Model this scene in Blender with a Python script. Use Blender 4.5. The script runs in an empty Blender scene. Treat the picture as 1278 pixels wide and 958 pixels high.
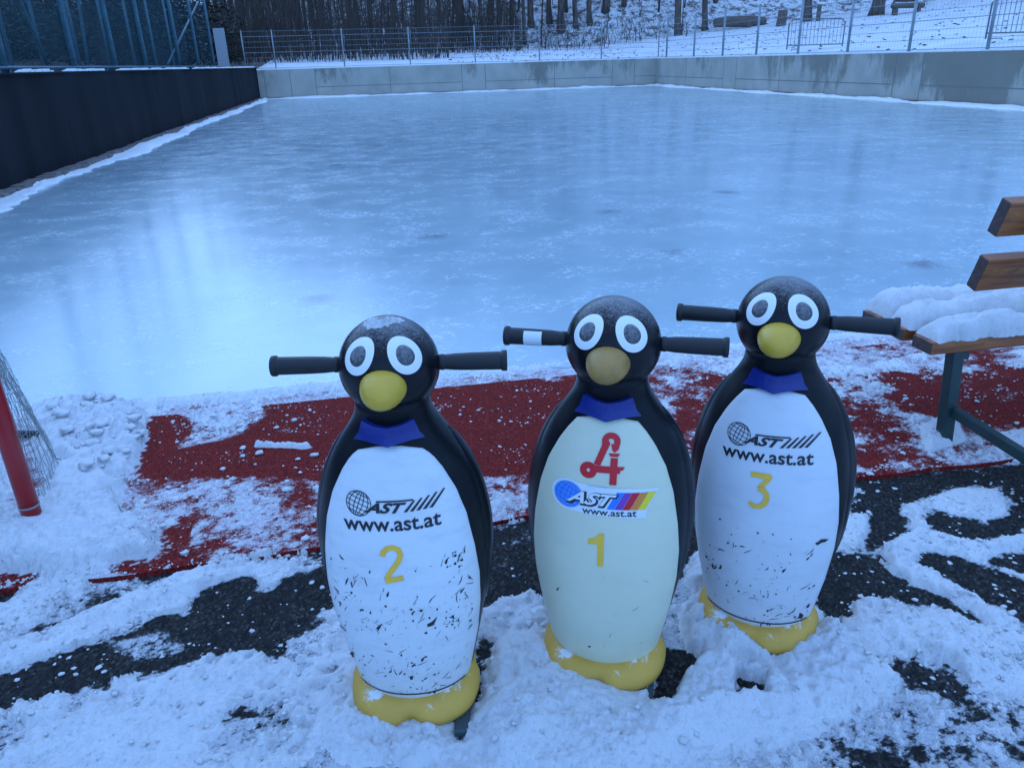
import bpy, bmesh, math, random
import numpy as np
from mathutils import Vector, Matrix
random.seed(7); np.random.seed(7)
sc = bpy.context.scene; COL = sc.collection
rad = math.radians

# ------------------------------------------------------------------ camera
FPX, CX, CY, CH = 960.0, 639.0, 479.0, 1.42
def nrm(v): v = np.array(v, float); return v/np.linalg.norm(v)
_Y = nrm((439-CX, CY-82, -FPX)); _X0 = nrm((1, 0.0295, 0)); _Z = nrm(np.cross(_X0, _Y)); _X = np.cross(_Y, _Z)
RW = np.array([_X, _Y, _Z]); CAMP = np.array([0, 0, CH])
def ray(px, py): return RW@np.array([px-CX, CY-py, -FPX])
def G(px, py, z=0.0):                 # where a measured picture point meets the level z
    d = ray(px, py); p = CAMP + d*(z-CH)/d[2]; return float(p[0]), float(p[1])
cam = bpy.data.objects.new('camera', bpy.data.cameras.new('camera')); COL.objects.link(cam)
cam.data.sensor_fit = 'HORIZONTAL'; cam.data.sensor_width = 36; cam.data.lens = FPX/1278*36
cam.data.clip_start = 0.05; cam.data.clip_end = 2000
cam.matrix_world = Matrix([[*RW[0], 0], [*RW[1], 0], [*RW[2], CH], [0, 0, 0, 1]])
sc.camera = cam

# ------------------------------------------------------------------ materials
def new_mat(name):
    m = bpy.data.materials.new(name); m.use_nodes = True
    nt = m.node_tree; b = nt.nodes['Principled BSDF']; return m, nt, b
def N(nt, t, **kw):
    n = nt.nodes.new(t)
    for k, v in kw.items():
        if k in n.inputs: n.inputs[k].default_value = v
        else: setattr(n, k, v)
    return n
def coords(nt, scale=(1, 1, 1), kind='Object'):
    tc = nt.nodes.new('ShaderNodeTexCoord'); mp = nt.nodes.new('ShaderNodeMapping')
    mp.inputs['Scale'].default_value = scale; nt.links.new(tc.outputs[kind], mp.inputs['Vector']); return mp.outputs['Vector']
def noise(nt, vec, scale, detail=4, rough=.55):
    n = N(nt, 'ShaderNodeTexNoise', Scale=scale, Detail=detail, Roughness=rough); nt.links.new(vec, n.inputs['Vector']); return n.outputs['Fac']
def ramp(nt, fac, stops):
    r = nt.nodes.new('ShaderNodeValToRGB'); e = r.color_ramp.elements
    while len(e) < len(stops): e.new(.5)
    for el, (p, c) in zip(e, stops):
        el.position = p; el.color = (*c, 1) if isinstance(c, tuple) else (c, c, c, 1)
    nt.links.new(fac, r.inputs['Fac']); return r.outputs['Color']
def mixc(nt, fac, a, b, mode='MIX'):
    m = nt.nodes.new('ShaderNodeMix'); m.data_type = 'RGBA'; m.blend_type = mode
    for s, v in ((0, fac), (6, a), (7, b)):
        if hasattr(v, 'links') or hasattr(v, 'is_linked'): nt.links.new(v, m.inputs[s])
        else: m.inputs[s].default_value = v if s == 0 else (*v, 1)
    return m.outputs[2]
def math_(nt, op, a, b=0.0):
    m = nt.nodes.new('ShaderNodeMath'); m.operation = op
    for i, v in enumerate((a, b)):
        if hasattr(v, 'is_linked'): nt.links.new(v, m.inputs[i])
        else: m.inputs[i].default_value = v
    return m.outputs[0]
def bump(nt, b, h, strength, dist):
    n = N(nt, 'ShaderNodeBump', Strength=strength, Distance=dist); nt.links.new(h, n.inputs['Height']); nt.links.new(n.outputs[0], b.inputs['Normal'])
def simple(name, col, rough=.5, var=.12, scale=12, metal=0, bmp=0, bscale=60, coat=0):
    m, nt, b = new_mat(name); v = coords(nt)
    c = ramp(nt, noise(nt, v, scale), [(.25, tuple(x*(1-var) for x in col)), (.75, tuple(min(1, x*(1+var)) for x in col))])
    nt.links.new(c, b.inputs['Base Color']); b.inputs['Roughness'].default_value = rough; b.inputs['Metallic'].default_value = metal
    b.inputs['Coat Weight'].default_value = coat
    if bmp: bump(nt, b, noise(nt, v, bscale, 5), .6, bmp)
    return m
def dusted(name, col, rough, dust=(.8, .82, .85), lo=.55, hi=.7, scale=30, up=.35, upw=.35, spec=.5, bmp=.0006, dustmax=1.0):
    # solid colour with frost / snow dust where the surface faces up
    m, nt, b = new_mat(name); v = coords(nt)
    ge = nt.nodes.new('ShaderNodeNewGeometry'); sx = nt.nodes.new('ShaderNodeSeparateXYZ'); nt.links.new(ge.outputs['Normal'], sx.inputs[0])
    n1 = noise(nt, v, scale, 8, .75); n2 = noise(nt, v, 9, 3)
    up_ = math_(nt, 'MULTIPLY', math_(nt, 'SUBTRACT', sx.outputs['Z'], up), upw)
    f = math_(nt, 'ADD', math_(nt, 'ADD', math_(nt, 'MULTIPLY', n1, .75), math_(nt, 'MULTIPLY', n2, .25)), up_)
    f = ramp(nt, f, [(lo, 0.0), (hi, dustmax)])
    base = ramp(nt, n2, [(.3, tuple(x*.88 for x in col)), (.7, tuple(min(1, x*1.08) for x in col))])
    nt.links.new(mixc(nt, f, base, dust), b.inputs['Base Color'])
    nt.links.new(math_(nt, 'ADD', math_(nt, 'MULTIPLY', f, .35), rough), b.inputs['Roughness'])
    b.inputs['Specular IOR Level'].default_value = spec
    if bmp: bump(nt, b, n1, .5, bmp)
    return m

M = {}
def mk_snow(name, col=(.90, .91, .91), pit_shade_grey=.32):
    m, nt, b = new_mat(name); v = coords(nt)
    n = noise(nt, v, 110, 8, .75); n2 = noise(nt, v, 600, 3, .7); nl = noise(nt, v, 6, 5, .6)
    c = ramp(nt, n, [(.33, tuple(x*(1-.8*pit_shade_grey) for x in col)), (.47, col)])  # pit shade painted into the colour: low spots of the bump noise go darker
    c = mixc(nt, ramp(nt, nl, [(.35, .35*pit_shade_grey), (.6, 0.0)]), c, (.55, .56, .6))
    nt.links.new(c, b.inputs['Base Color']); b.inputs['Roughness'].default_value = .55
    b.inputs['Specular IOR Level'].default_value = .35
    b.inputs['Subsurface Weight'].default_value = .0
    h = math_(nt, 'ADD', math_(nt, 'MULTIPLY', n, 1.0), math_(nt, 'MULTIPLY', n2, .35)); bump(nt, b, h, 1.0, .008)
    return m
M['snow'] = mk_snow('snow_material'); M['far_snow'] = mk_snow('far_snow_material', pit_shade_grey=.3)

def frost(nt, v, mx_):        # thin snow dust; how much of it lies where is stored on the mesh
    at_ = nt.nodes.new('ShaderNodeAttribute'); at_.attribute_name = 'frost'
    n = math_(nt, 'ADD', math_(nt, 'MULTIPLY', noise(nt, v, 85, 9, .85), .65), math_(nt, 'MULTIPLY', noise(nt, v, 14, 6, .7), .35))
    t = math_(nt, 'SUBTRACT', n, math_(nt, 'SUBTRACT', .655, math_(nt, 'MULTIPLY', at_.outputs['Fac'], .26)))
    return ramp(nt, math_(nt, 'MULTIPLY', t, 9.0), [(0.0, 0.0), (.9, mx_)])
def mk_asphalt():
    m, nt, b = new_mat('asphalt_material'); v = coords(nt)
    vo = N(nt, 'ShaderNodeTexVoronoi', Scale=130.0); nt.links.new(v, vo.inputs['Vector'])
    n = noise(nt, v, 240, 5, .7); n2 = noise(nt, v, 5, 5); n3 = noise(nt, v, 60, 6, .8)
    c = ramp(nt, vo.outputs['Color'], [(.2, (.012, .012, .012)), (.75, (.042, .040, .037)), (.97, (.11, .105, .10))])
    c = mixc(nt, ramp(nt, n2, [(.35, 0.0), (.65, .35)]), c, (.016, .018, .02))
    fr = frost(nt, v, .88)
    b.inputs['Specular IOR Level'].default_value = .12
    c = mixc(nt, fr, c, (.6, .62, .65))
    nt.links.new(c, b.inputs['Base Color'])
    b.inputs['Roughness'].default_value = .85
    h = math_(nt, 'ADD', math_(nt, 'MULTIPLY', vo.outputs['Distance'], -1.0), math_(nt, 'MULTIPLY', n, .4)); bump(nt, b, h, 1.0, .006)
    return m
M['asphalt'] = mk_asphalt()
def mk_mat():
    m, nt, b = new_mat('red_rubber_material'); v = coords(nt)
    vo = N(nt, 'ShaderNodeTexVoronoi', Scale=210.0); nt.links.new(v, vo.inputs['Vector'])
    n2 = noise(nt, v, 3.2, 6, .62); n3 = noise(nt, v, 120, 6, .8)
    c = ramp(nt, vo.outputs['Color'], [(.15, (.08, .008, .007)), (.6, (.22, .018, .015)), (.95, (.36, .038, .030))])
    fr = frost(nt, v, .86); b.inputs['Specular IOR Level'].default_value = .1
    c = mixc(nt, fr, c, (.7, .7, .75))
    nt.links.new(c, b.inputs['Base Color']); b.inputs['Roughness'].default_value = .8
    bump(nt, b, math_(nt, 'MULTIPLY', vo.outputs['Distance'], -1.0), 1.0, .004)
    return m
M['mat'] = mk_mat()
def mk_ice():
    m, nt, b = new_mat('ice_material'); v = coords(nt)
    big = noise(nt, v, .35, 5, .6); mid = noise(nt, coords(nt, (1, 1.15, 1)), 1.7, 8, .7); fine = noise(nt, coords(nt, (1, 1.1, 1)), 24, 7, .8)
    c = ramp(nt, big, [(.3, (.33, .46, .51)), (.5, (.41, .54, .58)), (.72, (.50, .62, .65))])
    scr = math_(nt, 'MULTIPLY', ramp(nt, fine, [(.52, 0.0), (.62, .75)]), ramp(nt, mid, [(.46, 0.0), (.60, 1.0)]))
    c = mixc(nt, scr, c, (.86, .88, .9))
    vo = N(nt, 'ShaderNodeTexVoronoi', Scale=1.1, Randomness=1.0); vo.distance = 'EUCLIDEAN'
    ad = nt.nodes.new('ShaderNodeVectorMath'); ad.operation = 'ADD'; nz = N(nt, 'ShaderNodeTexNoise', Scale=6.0, Detail=4.0)
    nt.links.new(v, nz.inputs['Vector']); sc_ = nt.nodes.new('ShaderNodeVectorMath'); sc_.operation = 'SCALE'; sc_.inputs['Scale'].default_value = .22
    nt.links.new(nz.outputs['Color'], sc_.inputs[0]); nt.links.new(v, ad.inputs[0]); nt.links.new(sc_.outputs[0], ad.inputs[1]); nt.links.new(ad.outputs[0], vo.inputs['Vector'])
    spot = math_(nt, 'MULTIPLY', ramp(nt, vo.outputs['Distance'], [(.03, .8), (.19, 0.0)]), ramp(nt, noise(nt, v, .9, 2), [(.42, 0.0), (.54, 1.0)]))
    c = mixc(nt, math_(nt, 'MULTIPLY', ramp(nt, noise(nt, v, 1.1, 7, .7), [(.5, 0.0), (.72, .4)]), 1.0), c, (.30, .41, .47)); c = mixc(nt, spot, c, (.15, .15, .19))
    nt.links.new(c, b.inputs['Base Color'])
    r = math_(nt, 'ADD', ramp(nt, mid, [(.3, .13), (.7, .26)]), math_(nt, 'MULTIPLY', scr, .35)); nt.links.new(r, b.inputs['Roughness'])
    b.inputs['Coat Weight'].default_value = .4; b.inputs['Coat Roughness'].default_value = .15; b.inputs['IOR'].default_value = 1.45; b.inputs['Specular IOR Level'].default_value = .6
    h = math_(nt, 'ADD', math_(nt, 'MULTIPLY', mid, .8), math_(nt, 'MULTIPLY', fine, .25)); bump(nt, b, h, .13, .008)
    return m
M['ice'] = mk_ice()
def mk_concrete():
    m, nt, b = new_mat('concrete_material'); v = coords(nt)
    n = noise(nt, v, 1.2, 6); n2 = noise(nt, coords(nt, (1, 1, .35)), 2.6, 6, .7); n3 = noise(nt, coords(nt, (.3, .3, .1)), 1, 2)
    sz = nt.nodes.new('ShaderNodeSeparateXYZ'); nt.links.new(v, sz.inputs[0])
    c = ramp(nt, n, [(.3, (.36, .34, .285)), (.7, (.47, .445, .38))])
    # damp running down from the top edge
    f = math_(nt, 'ADD', math_(nt, 'ADD', n3, math_(nt, 'MULTIPLY', math_(nt, 'SUBTRACT', n2, .5), .5)), math_(nt, 'ADD', math_(nt, 'MULTIPLY', math_(nt, 'SUBTRACT', sz.outputs['Z'], .75), .12), math_(nt, 'MULTIPLY', math_(nt, 'SUBTRACT', 36.0, sz.outputs['Y']), .009)))
    c = mixc(nt, ramp(nt, f, [(.57, 0.0), (.66, .7)]), c, (.15, .14, .11))
    nt.links.new(c, b.inputs['Base Color']); b.inputs['Roughness'].default_value = .8; bump(nt, b, noise(nt, v, 25, 5), .4, .004)
    return m
M['concrete'] = mk_concrete()
M['joint'] = simple('joint_dark', (.19, .19, .18), .9)
M['kerb'] = simple('kerb_concrete', (.19, .16, .15), .9, .5, 14, bmp=.01, bscale=30)
M['rust_board'] = simple('brown_board', (.13, .07, .045), .8, .4, 6)
def mk_board():
    m, nt, b = new_mat('dark_board'); n = noise(nt, coords(nt, (1, .9, .05)), 1.4, 5); n2 = noise(nt, coords(nt), 30, 6, .8)
    c = ramp(nt, n, [(.3, (.003, .0045, .007)), (.7, (.013, .015, .02))]); c = mixc(nt, ramp(nt, n2, [(.66, 0.0), (.74, .25)]), c, (.3, .3, .33))
    nt.links.new(c, b.inputs['Base Color']); b.inputs['Roughness'].default_value = .8; b.inputs['Specular IOR Level'].default_value = .2; bump(nt, b, n, .6, .03); return m
M['board'] = mk_board()
M['green_post'] = simple('fence_blue_green_paint', (.055, .14, .18), .45, .3, 9)
M['grey_post'] = simple('fence_grey_metal', (.24, .3, .32), .45, .25, 4, metal=.3)
M['wire'] = simple('fence_wire', (.2, .24, .27), .5, .1)
def mk_net(name, col, op):
    m, nt, b = new_mat(name); b.inputs['Base Color'].default_value = (*col, 1); b.inputs['Roughness'].default_value = .7
    v = coords(nt); n = noise(nt, v, .8, 4); a = ramp(nt, n, [(.3, op*.75), (.7, min(1, op*1.25))]); nt.links.new(a, b.inputs['Alpha']); return m
M['net'] = mk_net('netting', (.012, .06, .075), .30)
M['black'] = dusted('penguin_black_shell', (.006, .008, .011), .34, lo=.6, hi=.9, up=.5, upw=.3, scale=150, spec=.16, bmp=.0003, dustmax=.2)
M['head'] = dusted('penguin_head_black', (.006, .007, .010), .27, spec=.26, lo=.56, hi=1.0, up=.45, upw=.42, scale=190, bmp=.0003, dustmax=.5)
M['head_frost'] = M['head']
def mk_belly(name, col, wear):
    m, nt, b = new_mat(name); v = coords(nt); sz = nt.nodes.new('ShaderNodeSeparateXYZ'); nt.links.new(v, sz.inputs[0])
    n = noise(nt, v, 7, 5, .6); c = ramp(nt, n, [(.3, tuple(x*.93 for x in col)), (.7, col)])
    low = ramp(nt, sz.outputs['Z'], [(.1, 1.0), (.3, .6), (.55, .2)])
    fine = noise(nt, coords(nt, (1, 1, .5)), 95, 7, .8)
    c = mixc(nt, math_(nt, 'MULTIPLY', math_(nt, 'MULTIPLY', ramp(nt, fine, [(.61, 0.0), (.67, .8)]), low), wear), c, (.05, .05, .06))
    sm = noise(nt, coords(nt, (.6, .6, 1.6)), 14, 6, .7)
    c = mixc(nt, math_(nt, 'MULTIPLY', ramp(nt, sm, [(.5, 0.0), (.75, .35)]), wear), c, (.38, .4, .42))
    nt.links.new(c, b.inputs['Base Color']); b.inputs['Roughness'].default_value = .38; bump(nt, b, fine, .15, .0006); return m
M['belly_white'] = mk_belly('belly_white', (.74, .77, .78), 1.0)
M['belly_white_b'] = mk_belly('belly_white_worn', (.70, .73, .76), .7)
M['belly_cream'] = mk_belly('belly_cream', (.72, .72, .52), .25)
M['scuff'] = simple('scuff_black', (.02, .02, .025), .6)
M['white'] = simple('eye_white', (.82, .84, .84), .35, .03)
M['pupil'] = dusted('pupil_grey', (.05, .055, .06), .4, lo=.5, hi=.95, scale=150, up=.2, upw=.3, bmp=0, dustmax=.5)
M['beak_a'] = simple('beak_yellow', (.62, .38, .03), .35, .08, 20)
M['beak_b'] = simple('beak_ochre', (.38, .21, .05), .4, .2, 25)
M['bow'] = simple('bow_blue', (.006, .022, .19), .35, .15, 20)
M['yellow'] = dusted('base_yellow', (.66, .37, .055), .65, dust=(.75, .77, .8), lo=.615, hi=.68, up=.5, upw=.12, scale=14, bmp=.001)
M['digit'] = simple('digit_yellow', (.92, .53, .05), .5, .08, 40)
M['ink'] = simple('ink_black', (.015, .017, .025), .5, .1)
M['logo_red'] = simple('logo_red', (.62, .01, .02), .4, .04)
M['s_white'] = simple('sticker_white', (.72, .78, .8), .3, .03); M['s_blue'] = simple('sticker_blue', (.02, .2, .75), .3, .05)
M['s_purple'] = simple('sticker_purple', (.2, .05, .4), .3, .05); M['s_red'] = simple('sticker_red', (.6, .01, .03), .3, .05)
M['s_orange'] = simple('sticker_orange', (.75, .25, .04), .3, .05); M['s_yellow'] = simple('sticker_yellow', (.85, .68, .03), .3, .05)
M['s_pale'] = simple('sticker_pale_blue', (.2, .45, .8), .3, .05)
M['grip'] = simple('grip_rubber', (.006, .008, .011), .5, .2, 30, bmp=.0005, bscale=200)
M['steel'] = simple('bar_metal', (.05, .055, .06), .3, .1, metal=.6)
M['runner'] = simple('runner_dark', (.035, .06, .065), .5, .2)
def mk_wood():
    m, nt, b = new_mat('bench_wood'); n = noise(nt, coords(nt, (.8, 9, 9)), 6, 6, .6); k = noise(nt, coords(nt, (3, 6, 6)), 4, 3)
    c = ramp(nt, n, [(.3, (.12, .032, .010)), (.55, (.36, .11, .026)), (.75, (.50, .18, .045))]); c = mixc(nt, ramp(nt, k, [(.6, 0.0), (.72, .6)]), c, (.05, .025, .015))
    nt.links.new(c, b.inputs['Base Color']); b.inputs['Roughness'].default_value = .42; bump(nt, b, n, .3, .002); return m
M['wood'] = mk_wood()
M['wood_end'] = simple('bench_end_grain', (.075, .05, .045), .7, .4, 60)
M['bench_steel'] = simple('bench_green_steel', (.02, .05, .05), .4, .15)
M['goal_red'] = simple('goal_red_paint', (.42, .014, .018), .3, .1, 20)
M['goal_foot'] = simple('goal_dark_foot', (.02, .02, .03), .5)
M['net_cord'] = simple('net_cord', (.26, .29, .29), .8, .2)
def mk_bark():
    m, nt, b = new_mat('bark'); n = noise(nt, coords(nt, (3, 3, .5)), 3, 5, .6)
    c = ramp(nt, n, [(.3, (.045, .034, .028)), (.7, (.17, .135, .115))]); nt.links.new(c, b.inputs['Base Color']); b.inputs['Roughness'].default_value = .9; return m
M['bark'] = mk_bark()
M['twig'] = simple('twig', (.06, .046, .038), .9, .3)
M['leaf'] = simple('evergreen_leaf', (.018, .03, .022), .7, .5, 3)
M['dead_leaf'] = simple('fallen_leaf', (.09, .05, .03), .8, .4)
M['grey_wood'] = simple('weathered_wood', (.13, .10, .08), .9, .4, 4)

# ------------------------------------------------------------------ mesh helpers
class MB:
    def __init__(s): s.v = []; s.f = []; s.m = []
    def add(s, vs, fs, mi=0):
        o = len(s.v); s.v += [tuple(map(float, p)) for p in vs]; s.f += [tuple(i+o for i in f) for f in fs]; s.m += [mi]*len(fs)
    def box(s, a, b, mi=0):
        (x0, y0, z0), (x1, y1, z1) = a, b
        s.add([(x0, y0, z0), (x1, y0, z0), (x1, y1, z0), (x0, y1, z0), (x0, y0, z1), (x1, y0, z1), (x1, y1, z1), (x0, y1, z1)],
              [(0, 3, 2, 1), (4, 5, 6, 7), (0, 1, 5, 4), (1, 2, 6, 5), (2, 3, 7, 6), (3, 0, 4, 7)], mi)
    def rings(s, rings, mi=0, cap=True, closed=True):
        n = len(rings[0]); o = len(s.v)
        for r in rings: s.v += [tuple(map(float, p)) for p in r]
        for i in range(len(rings)-1):
            for j in range(n if closed else n-1):
                k = (j+1) % n; s.f.append((o+i*n+j, o+i*n+k, o+(i+1)*n+k, o+(i+1)*n+j)); s.m.append(mi)
        if cap:
            s.f.append(tuple(o+j for j in reversed(range(n)))); s.f.append(tuple(o+(len(rings)-1)*n+j for j in range(n))); s.m += [mi, mi]
    def tube(s, pts, rr, n=8, mi=0, cap=True):
        pts = [Vector(p) for p in pts]; rr = rr if hasattr(rr, '__len__') else [rr]*len(pts); rings = []
        for i, p in enumerate(pts):
            d = (pts[min(i+1, len(pts)-1)]-pts[max(i-1, 0)]).normalized()
            a = d.cross(Vector((0, 0, 1)) if abs(d.z) < .9 else Vector((1, 0, 0))).normalized(); b = d.cross(a)
            rings.append([p+(a*math.cos(t)+b*math.sin(t))*rr[i] for t in [2*math.pi*k/n for k in range(n)]])
        s.rings(rings, mi, cap)
    def build(s, name, mats, parent=None, smooth=False, bevel=0, subsurf=0):
        me = bpy.data.meshes.new(name); me.from_pydata(s.v, [], s.f)
        for m in (mats if isinstance(mats, (list, tuple)) else [mats]): me.materials.append(m)
        me.polygons.foreach_set('material_index', s.m)
        bm = bmesh.new(); bm.from_mesh(me); bmesh.ops.recalc_face_normals(bm, faces=bm.faces); bm.to_mesh(me); bm.free()
        if smooth: me.polygons.foreach_set('use_smooth', [True]*len(me.polygons))
        me.update(); o = bpy.data.objects.new(name, me); COL.objects.link(o); o.parent = parent
        if bevel:
            b = o.modifiers.new('bevel', 'BEVEL'); b.width = bevel; b.segments = 2; b.limit_method = 'ANGLE'
        if subsurf:
            b = o.modifiers.new('sub', 'SUBSURF'); b.levels = subsurf; b.render_levels = subsurf
        return o
def tag(o, label=None, cat=None, group=None, kind=None):
    if label: o['label'] = label
    if cat: o['category'] = cat
    if group: o['group'] = group
    if kind: o['kind'] = kind
    return o
def empty(name, loc, rz=0, rx=0, ry=0):
    o = bpy.data.objects.new(name, None); COL.objects.link(o); o.location = loc; o.rotation_euler = (rx, ry, rz); o.empty_display_size = .1; return o
def grid_object(name, X, Y, Z, mat, mask=None, smooth=True):
    ny, nx = X.shape; V = np.stack([X, Y, Z], -1).reshape(-1, 3)
    idx = np.arange(nx*ny).reshape(ny, nx); F = np.stack([idx[:-1, :-1], idx[:-1, 1:], idx[1:, 1:], idx[1:, :-1]], -1).reshape(-1, 4)
    if mask is not None:
        mm = mask.reshape(-1); keep = mm[F].any(1); F = F[keep]
        used = np.unique(F); re = np.full(len(V), -1); re[used] = np.arange(len(used)); V = V[used]; F = re[F]
    me = bpy.data.meshes.new(name); me.vertices.add(len(V)); me.vertices.foreach_set('co', V.astype(np.float32).ravel())
    me.loops.add(len(F)*4); me.loops.foreach_set('vertex_index', F.astype(np.int32).ravel())
    me.polygons.add(len(F)); me.polygons.foreach_set('loop_start', np.arange(0, len(F)*4, 4, dtype=np.int32))
    me.update(calc_edges=True); me.validate()
    me.polygons.foreach_set('use_smooth', [smooth]*len(me.polygons)); me.materials.append(mat)
    o = bpy.data.objects.new(name, me); COL.objects.link(o); return o
# numpy value noise
_perm = np.random.RandomState(3).rand(256, 256)
def vnoise(x, y):
    xi = np.floor(x).astype(int); yi = np.floor(y).astype(int); fx = x-xi; fy = y-yi
    fx = fx*fx*fx*(fx*(fx*6-15)+10); fy = fy*fy*fy*(fy*(fy*6-15)+10)
    g = lambda a, b: _perm[a % 256, b % 256]
    return (g(xi, yi)*(1-fx)+g(xi+1, yi)*fx)*(1-fy)+(g(xi, yi+1)*(1-fx)+g(xi+1, yi+1)*fx)*fy
def fbm(x, y, s, o=5, r=.5, off=0.):
    t = 0; a = 1; n = 0
    for i in range(o):
        ang = .5+i*1.1; c, sn = math.cos(ang), math.sin(ang)
        t = t+a*vnoise((x*c-y*sn)*s+off+i*17.3, (x*sn+y*c)*s+off*1.7+i*9.1); n += a; a *= r; s *= 2.03
    return t/n*2-1
def sdpoly(X, Y, P):                    # signed distance, negative inside
    d = np.full(X.shape, 1e9); ins = np.zeros(X.shape, bool); n = len(P)
    for i in range(n):
        ax, ay = P[i]; bx, by = P[(i+1) % n]; ex, ey = bx-ax, by-ay; wx, wy = X-ax, Y-ay
        t = np.clip((wx*ex+wy*ey)/(ex*ex+ey*ey+1e-12), 0, 1); d = np.minimum(d, np.hypot(wx-ex*t, wy-ey*t))
        c = ((ay > Y) != (by > Y)) & (X < (bx-ax)*(Y-ay)/((by-ay)+1e-12)+ax); ins ^= c
    return np.where(ins, -d, d)
def sdline(X, Y, P, w):
    d = np.full(X.shape, 1e9)
    for i in range(len(P)-1):
        ax, ay = P[i]; bx, by = P[i+1]; ex, ey = bx-ax, by-ay; wx, wy = X-ax, Y-ay
        t = np.clip((wx*ex+wy*ey)/(ex*ex+ey*ey+1e-12), 0, 1); d = np.minimum(d, np.hypot(wx-ex*t, wy-ey*t))
    return d-w

# ------------------------------------------------------------------ world and light
w = bpy.data.worlds.new('World'); sc.world = w; w.use_nodes = True; wn = w.node_tree
bg = wn.nodes['Background']; sky = wn.nodes.new('ShaderNodeTexSky'); sky.sky_type = 'NISHITA'; sky.sun_disc = False
SUN_EL, SUN_AZ = 18, -17      # azimuth clockwise from +Y
sky.sun_elevation = rad(SUN_EL); sky.sun_rotation = rad(SUN_AZ); sky.air_density = 1.0; sky.dust_density = 2.0; sky.ozone_density = 3.0
mx = wn.nodes.new('ShaderNodeMix'); mx.data_type = 'RGBA'; mx.blend_type = 'MULTIPLY'; mx.inputs[0].default_value = 1
mx.inputs[7].default_value = (.97, 1.48, 2.2, 1); cap = wn.nodes.new('ShaderNodeVectorMath'); cap.operation = 'MINIMUM'; cap.inputs[1].default_value = (1.9, 2.4, 3.1)   # thin cloud evens out the glow
wn.links.new(sky.outputs[0], cap.inputs[0]); 
tc = wn.nodes.new('ShaderNodeTexCoord'); sz = wn.nodes.new('ShaderNodeSeparateXYZ'); wn.links.new(tc.outputs['Generated'], sz.inputs[0])
rp = wn.nodes.new('ShaderNodeValToRGB'); rp.color_ramp.elements[0].position = .15; rp.color_ramp.elements[0].color = (.5, .62, .9, 1); rp.color_ramp.elements[1].position = .95; rp.color_ramp.elements[1].color = (2.05, 2.45, 3.3, 1)   # overcast: the zenith is the brightest part
wn.links.new(sz.outputs['Z'], rp.inputs[0]); mxx = wn.nodes.new('ShaderNodeVectorMath'); mxx.operation = 'MAXIMUM'
wn.links.new(cap.outputs[0], mxx.inputs[0]); wn.links.new(rp.outputs[0], mxx.inputs[1]); wn.links.new(mxx.outputs[0], mx.inputs[6]); wn.links.new(mx.outputs[2], bg.inputs['Color'])
bg.inputs['Strength'].default_value = .15
sl = bpy.data.lights.new('sun', 'SUN'); sl.energy = .5; sl.angle = rad(60); sl.color = (.42, .62, 1.0)
so = bpy.data.objects.new('sun', sl); COL.objects.link(so)
sd = Vector((math.sin(rad(SUN_AZ))*math.cos(rad(SUN_EL)), math.cos(rad(SUN_AZ))*math.cos(rad(SUN_EL)), math.sin(rad(SUN_EL))))
so.rotation_euler = sd.to_track_quat('Z', 'Y').to_euler(); so.location = (0, -3, 8)
sc.view_settings.view_transform = 'Standard'; sc.view_settings.look = 'None'; sc.view_settings.exposure = .92; sc.view_settings.gamma = 1
sc.render.engine = 'CYCLES'; sc.cycles.use_denoising = True; sc.cycles.max_bounces = 6; sc.cycles.transparent_max_bounces = 16

# ------------------------------------------------------------------ terrain
WL, WR, WF, ICE0 = -4.5, 15.7, 41.5, 3.45
def terr(X, Y):
    z = 1.30+np.clip(Y-42, 0, 18)*.055+np.clip(X-16, 0, 22)*.10
    hs = np.maximum(np.clip(Y-60+np.clip(X-10, -10, 30)*.15, 0, 1e3), np.clip(X-40, 0, 1e3)*.9)
    amp = np.interp(X, [-60, -25, -8, 5, 25], [.10, .08, .14, .55, .65])
    z = z+np.minimum(hs*amp, 42*amp/.45+hs*.02)
    z = z+fbm(X, Y, .12, 4)*.35*np.clip(hs*.1, .12, 1)
    return z
xs = np.unique(np.concatenate([np.linspace(-160, -30, 20), np.linspace(-30, -4.95, 26), [-4.72], np.linspace(-3, 15, 10), [15.93, 16.1], np.linspace(16.6, 60, 60), np.linspace(62, 200, 24)]))
ys = np.unique(np.concatenate([np.linspace(-60, 0, 13), np.linspace(2, 41, 26), [41.7, 41.9], np.linspace(42.4, 75, 60), np.linspace(77, 220, 40)]))
X, Y = np.meshgrid(xs, ys); Z = terr(X, Y)
inside = (X > -4.9) & (X < 16.05) & (Y < 41.85); Z[inside] = -.08
left = (X <= -4.9); Z[left] = np.maximum(1.15, Z[left]-.2)+np.clip(-9-X[left], 0, 60)*.10
back = (Y < -12); Z = np.where(back & ~inside, Z*0-.08, Z)
m, nt, b = new_mat('hillside_material'); v = coords(nt)
nf = noise(nt, coords(nt, (1, 1, 1)), 1.7, 9, .8); nb = noise(nt, v, .06, 3); sz = nt.nodes.new('ShaderNodeSeparateXYZ'); nt.links.new(v, sz.inputs[0])
snowc = ramp(nt, noise(nt, v, .8, 6), [(.3, (.62, .64, .66)), (.7, (.84, .86, .88))])
lit = ramp(nt, noise(nt, v, 3, 6), [(.3, (.05, .038, .032)), (.7, (.17, .125, .10))])
hz = ramp(nt, math_(nt, 'MULTIPLY', math_(nt, 'ADD', math_(nt, 'SUBTRACT', sz.outputs['Y'], 57.5), math_(nt, 'MULTIPLY', sz.outputs['X'], .17)), .1), [(.0, 0.0), (.35, 1.0)])       # leaf litter shows on the wooded hill
lx = ramp(nt, math_(nt, 'ADD', math_(nt, 'MULTIPLY', sz.outputs['X'], -.05), .0), [(.22, 0.0), (.3, 1.0)])  # dark bank left of the rink
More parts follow.
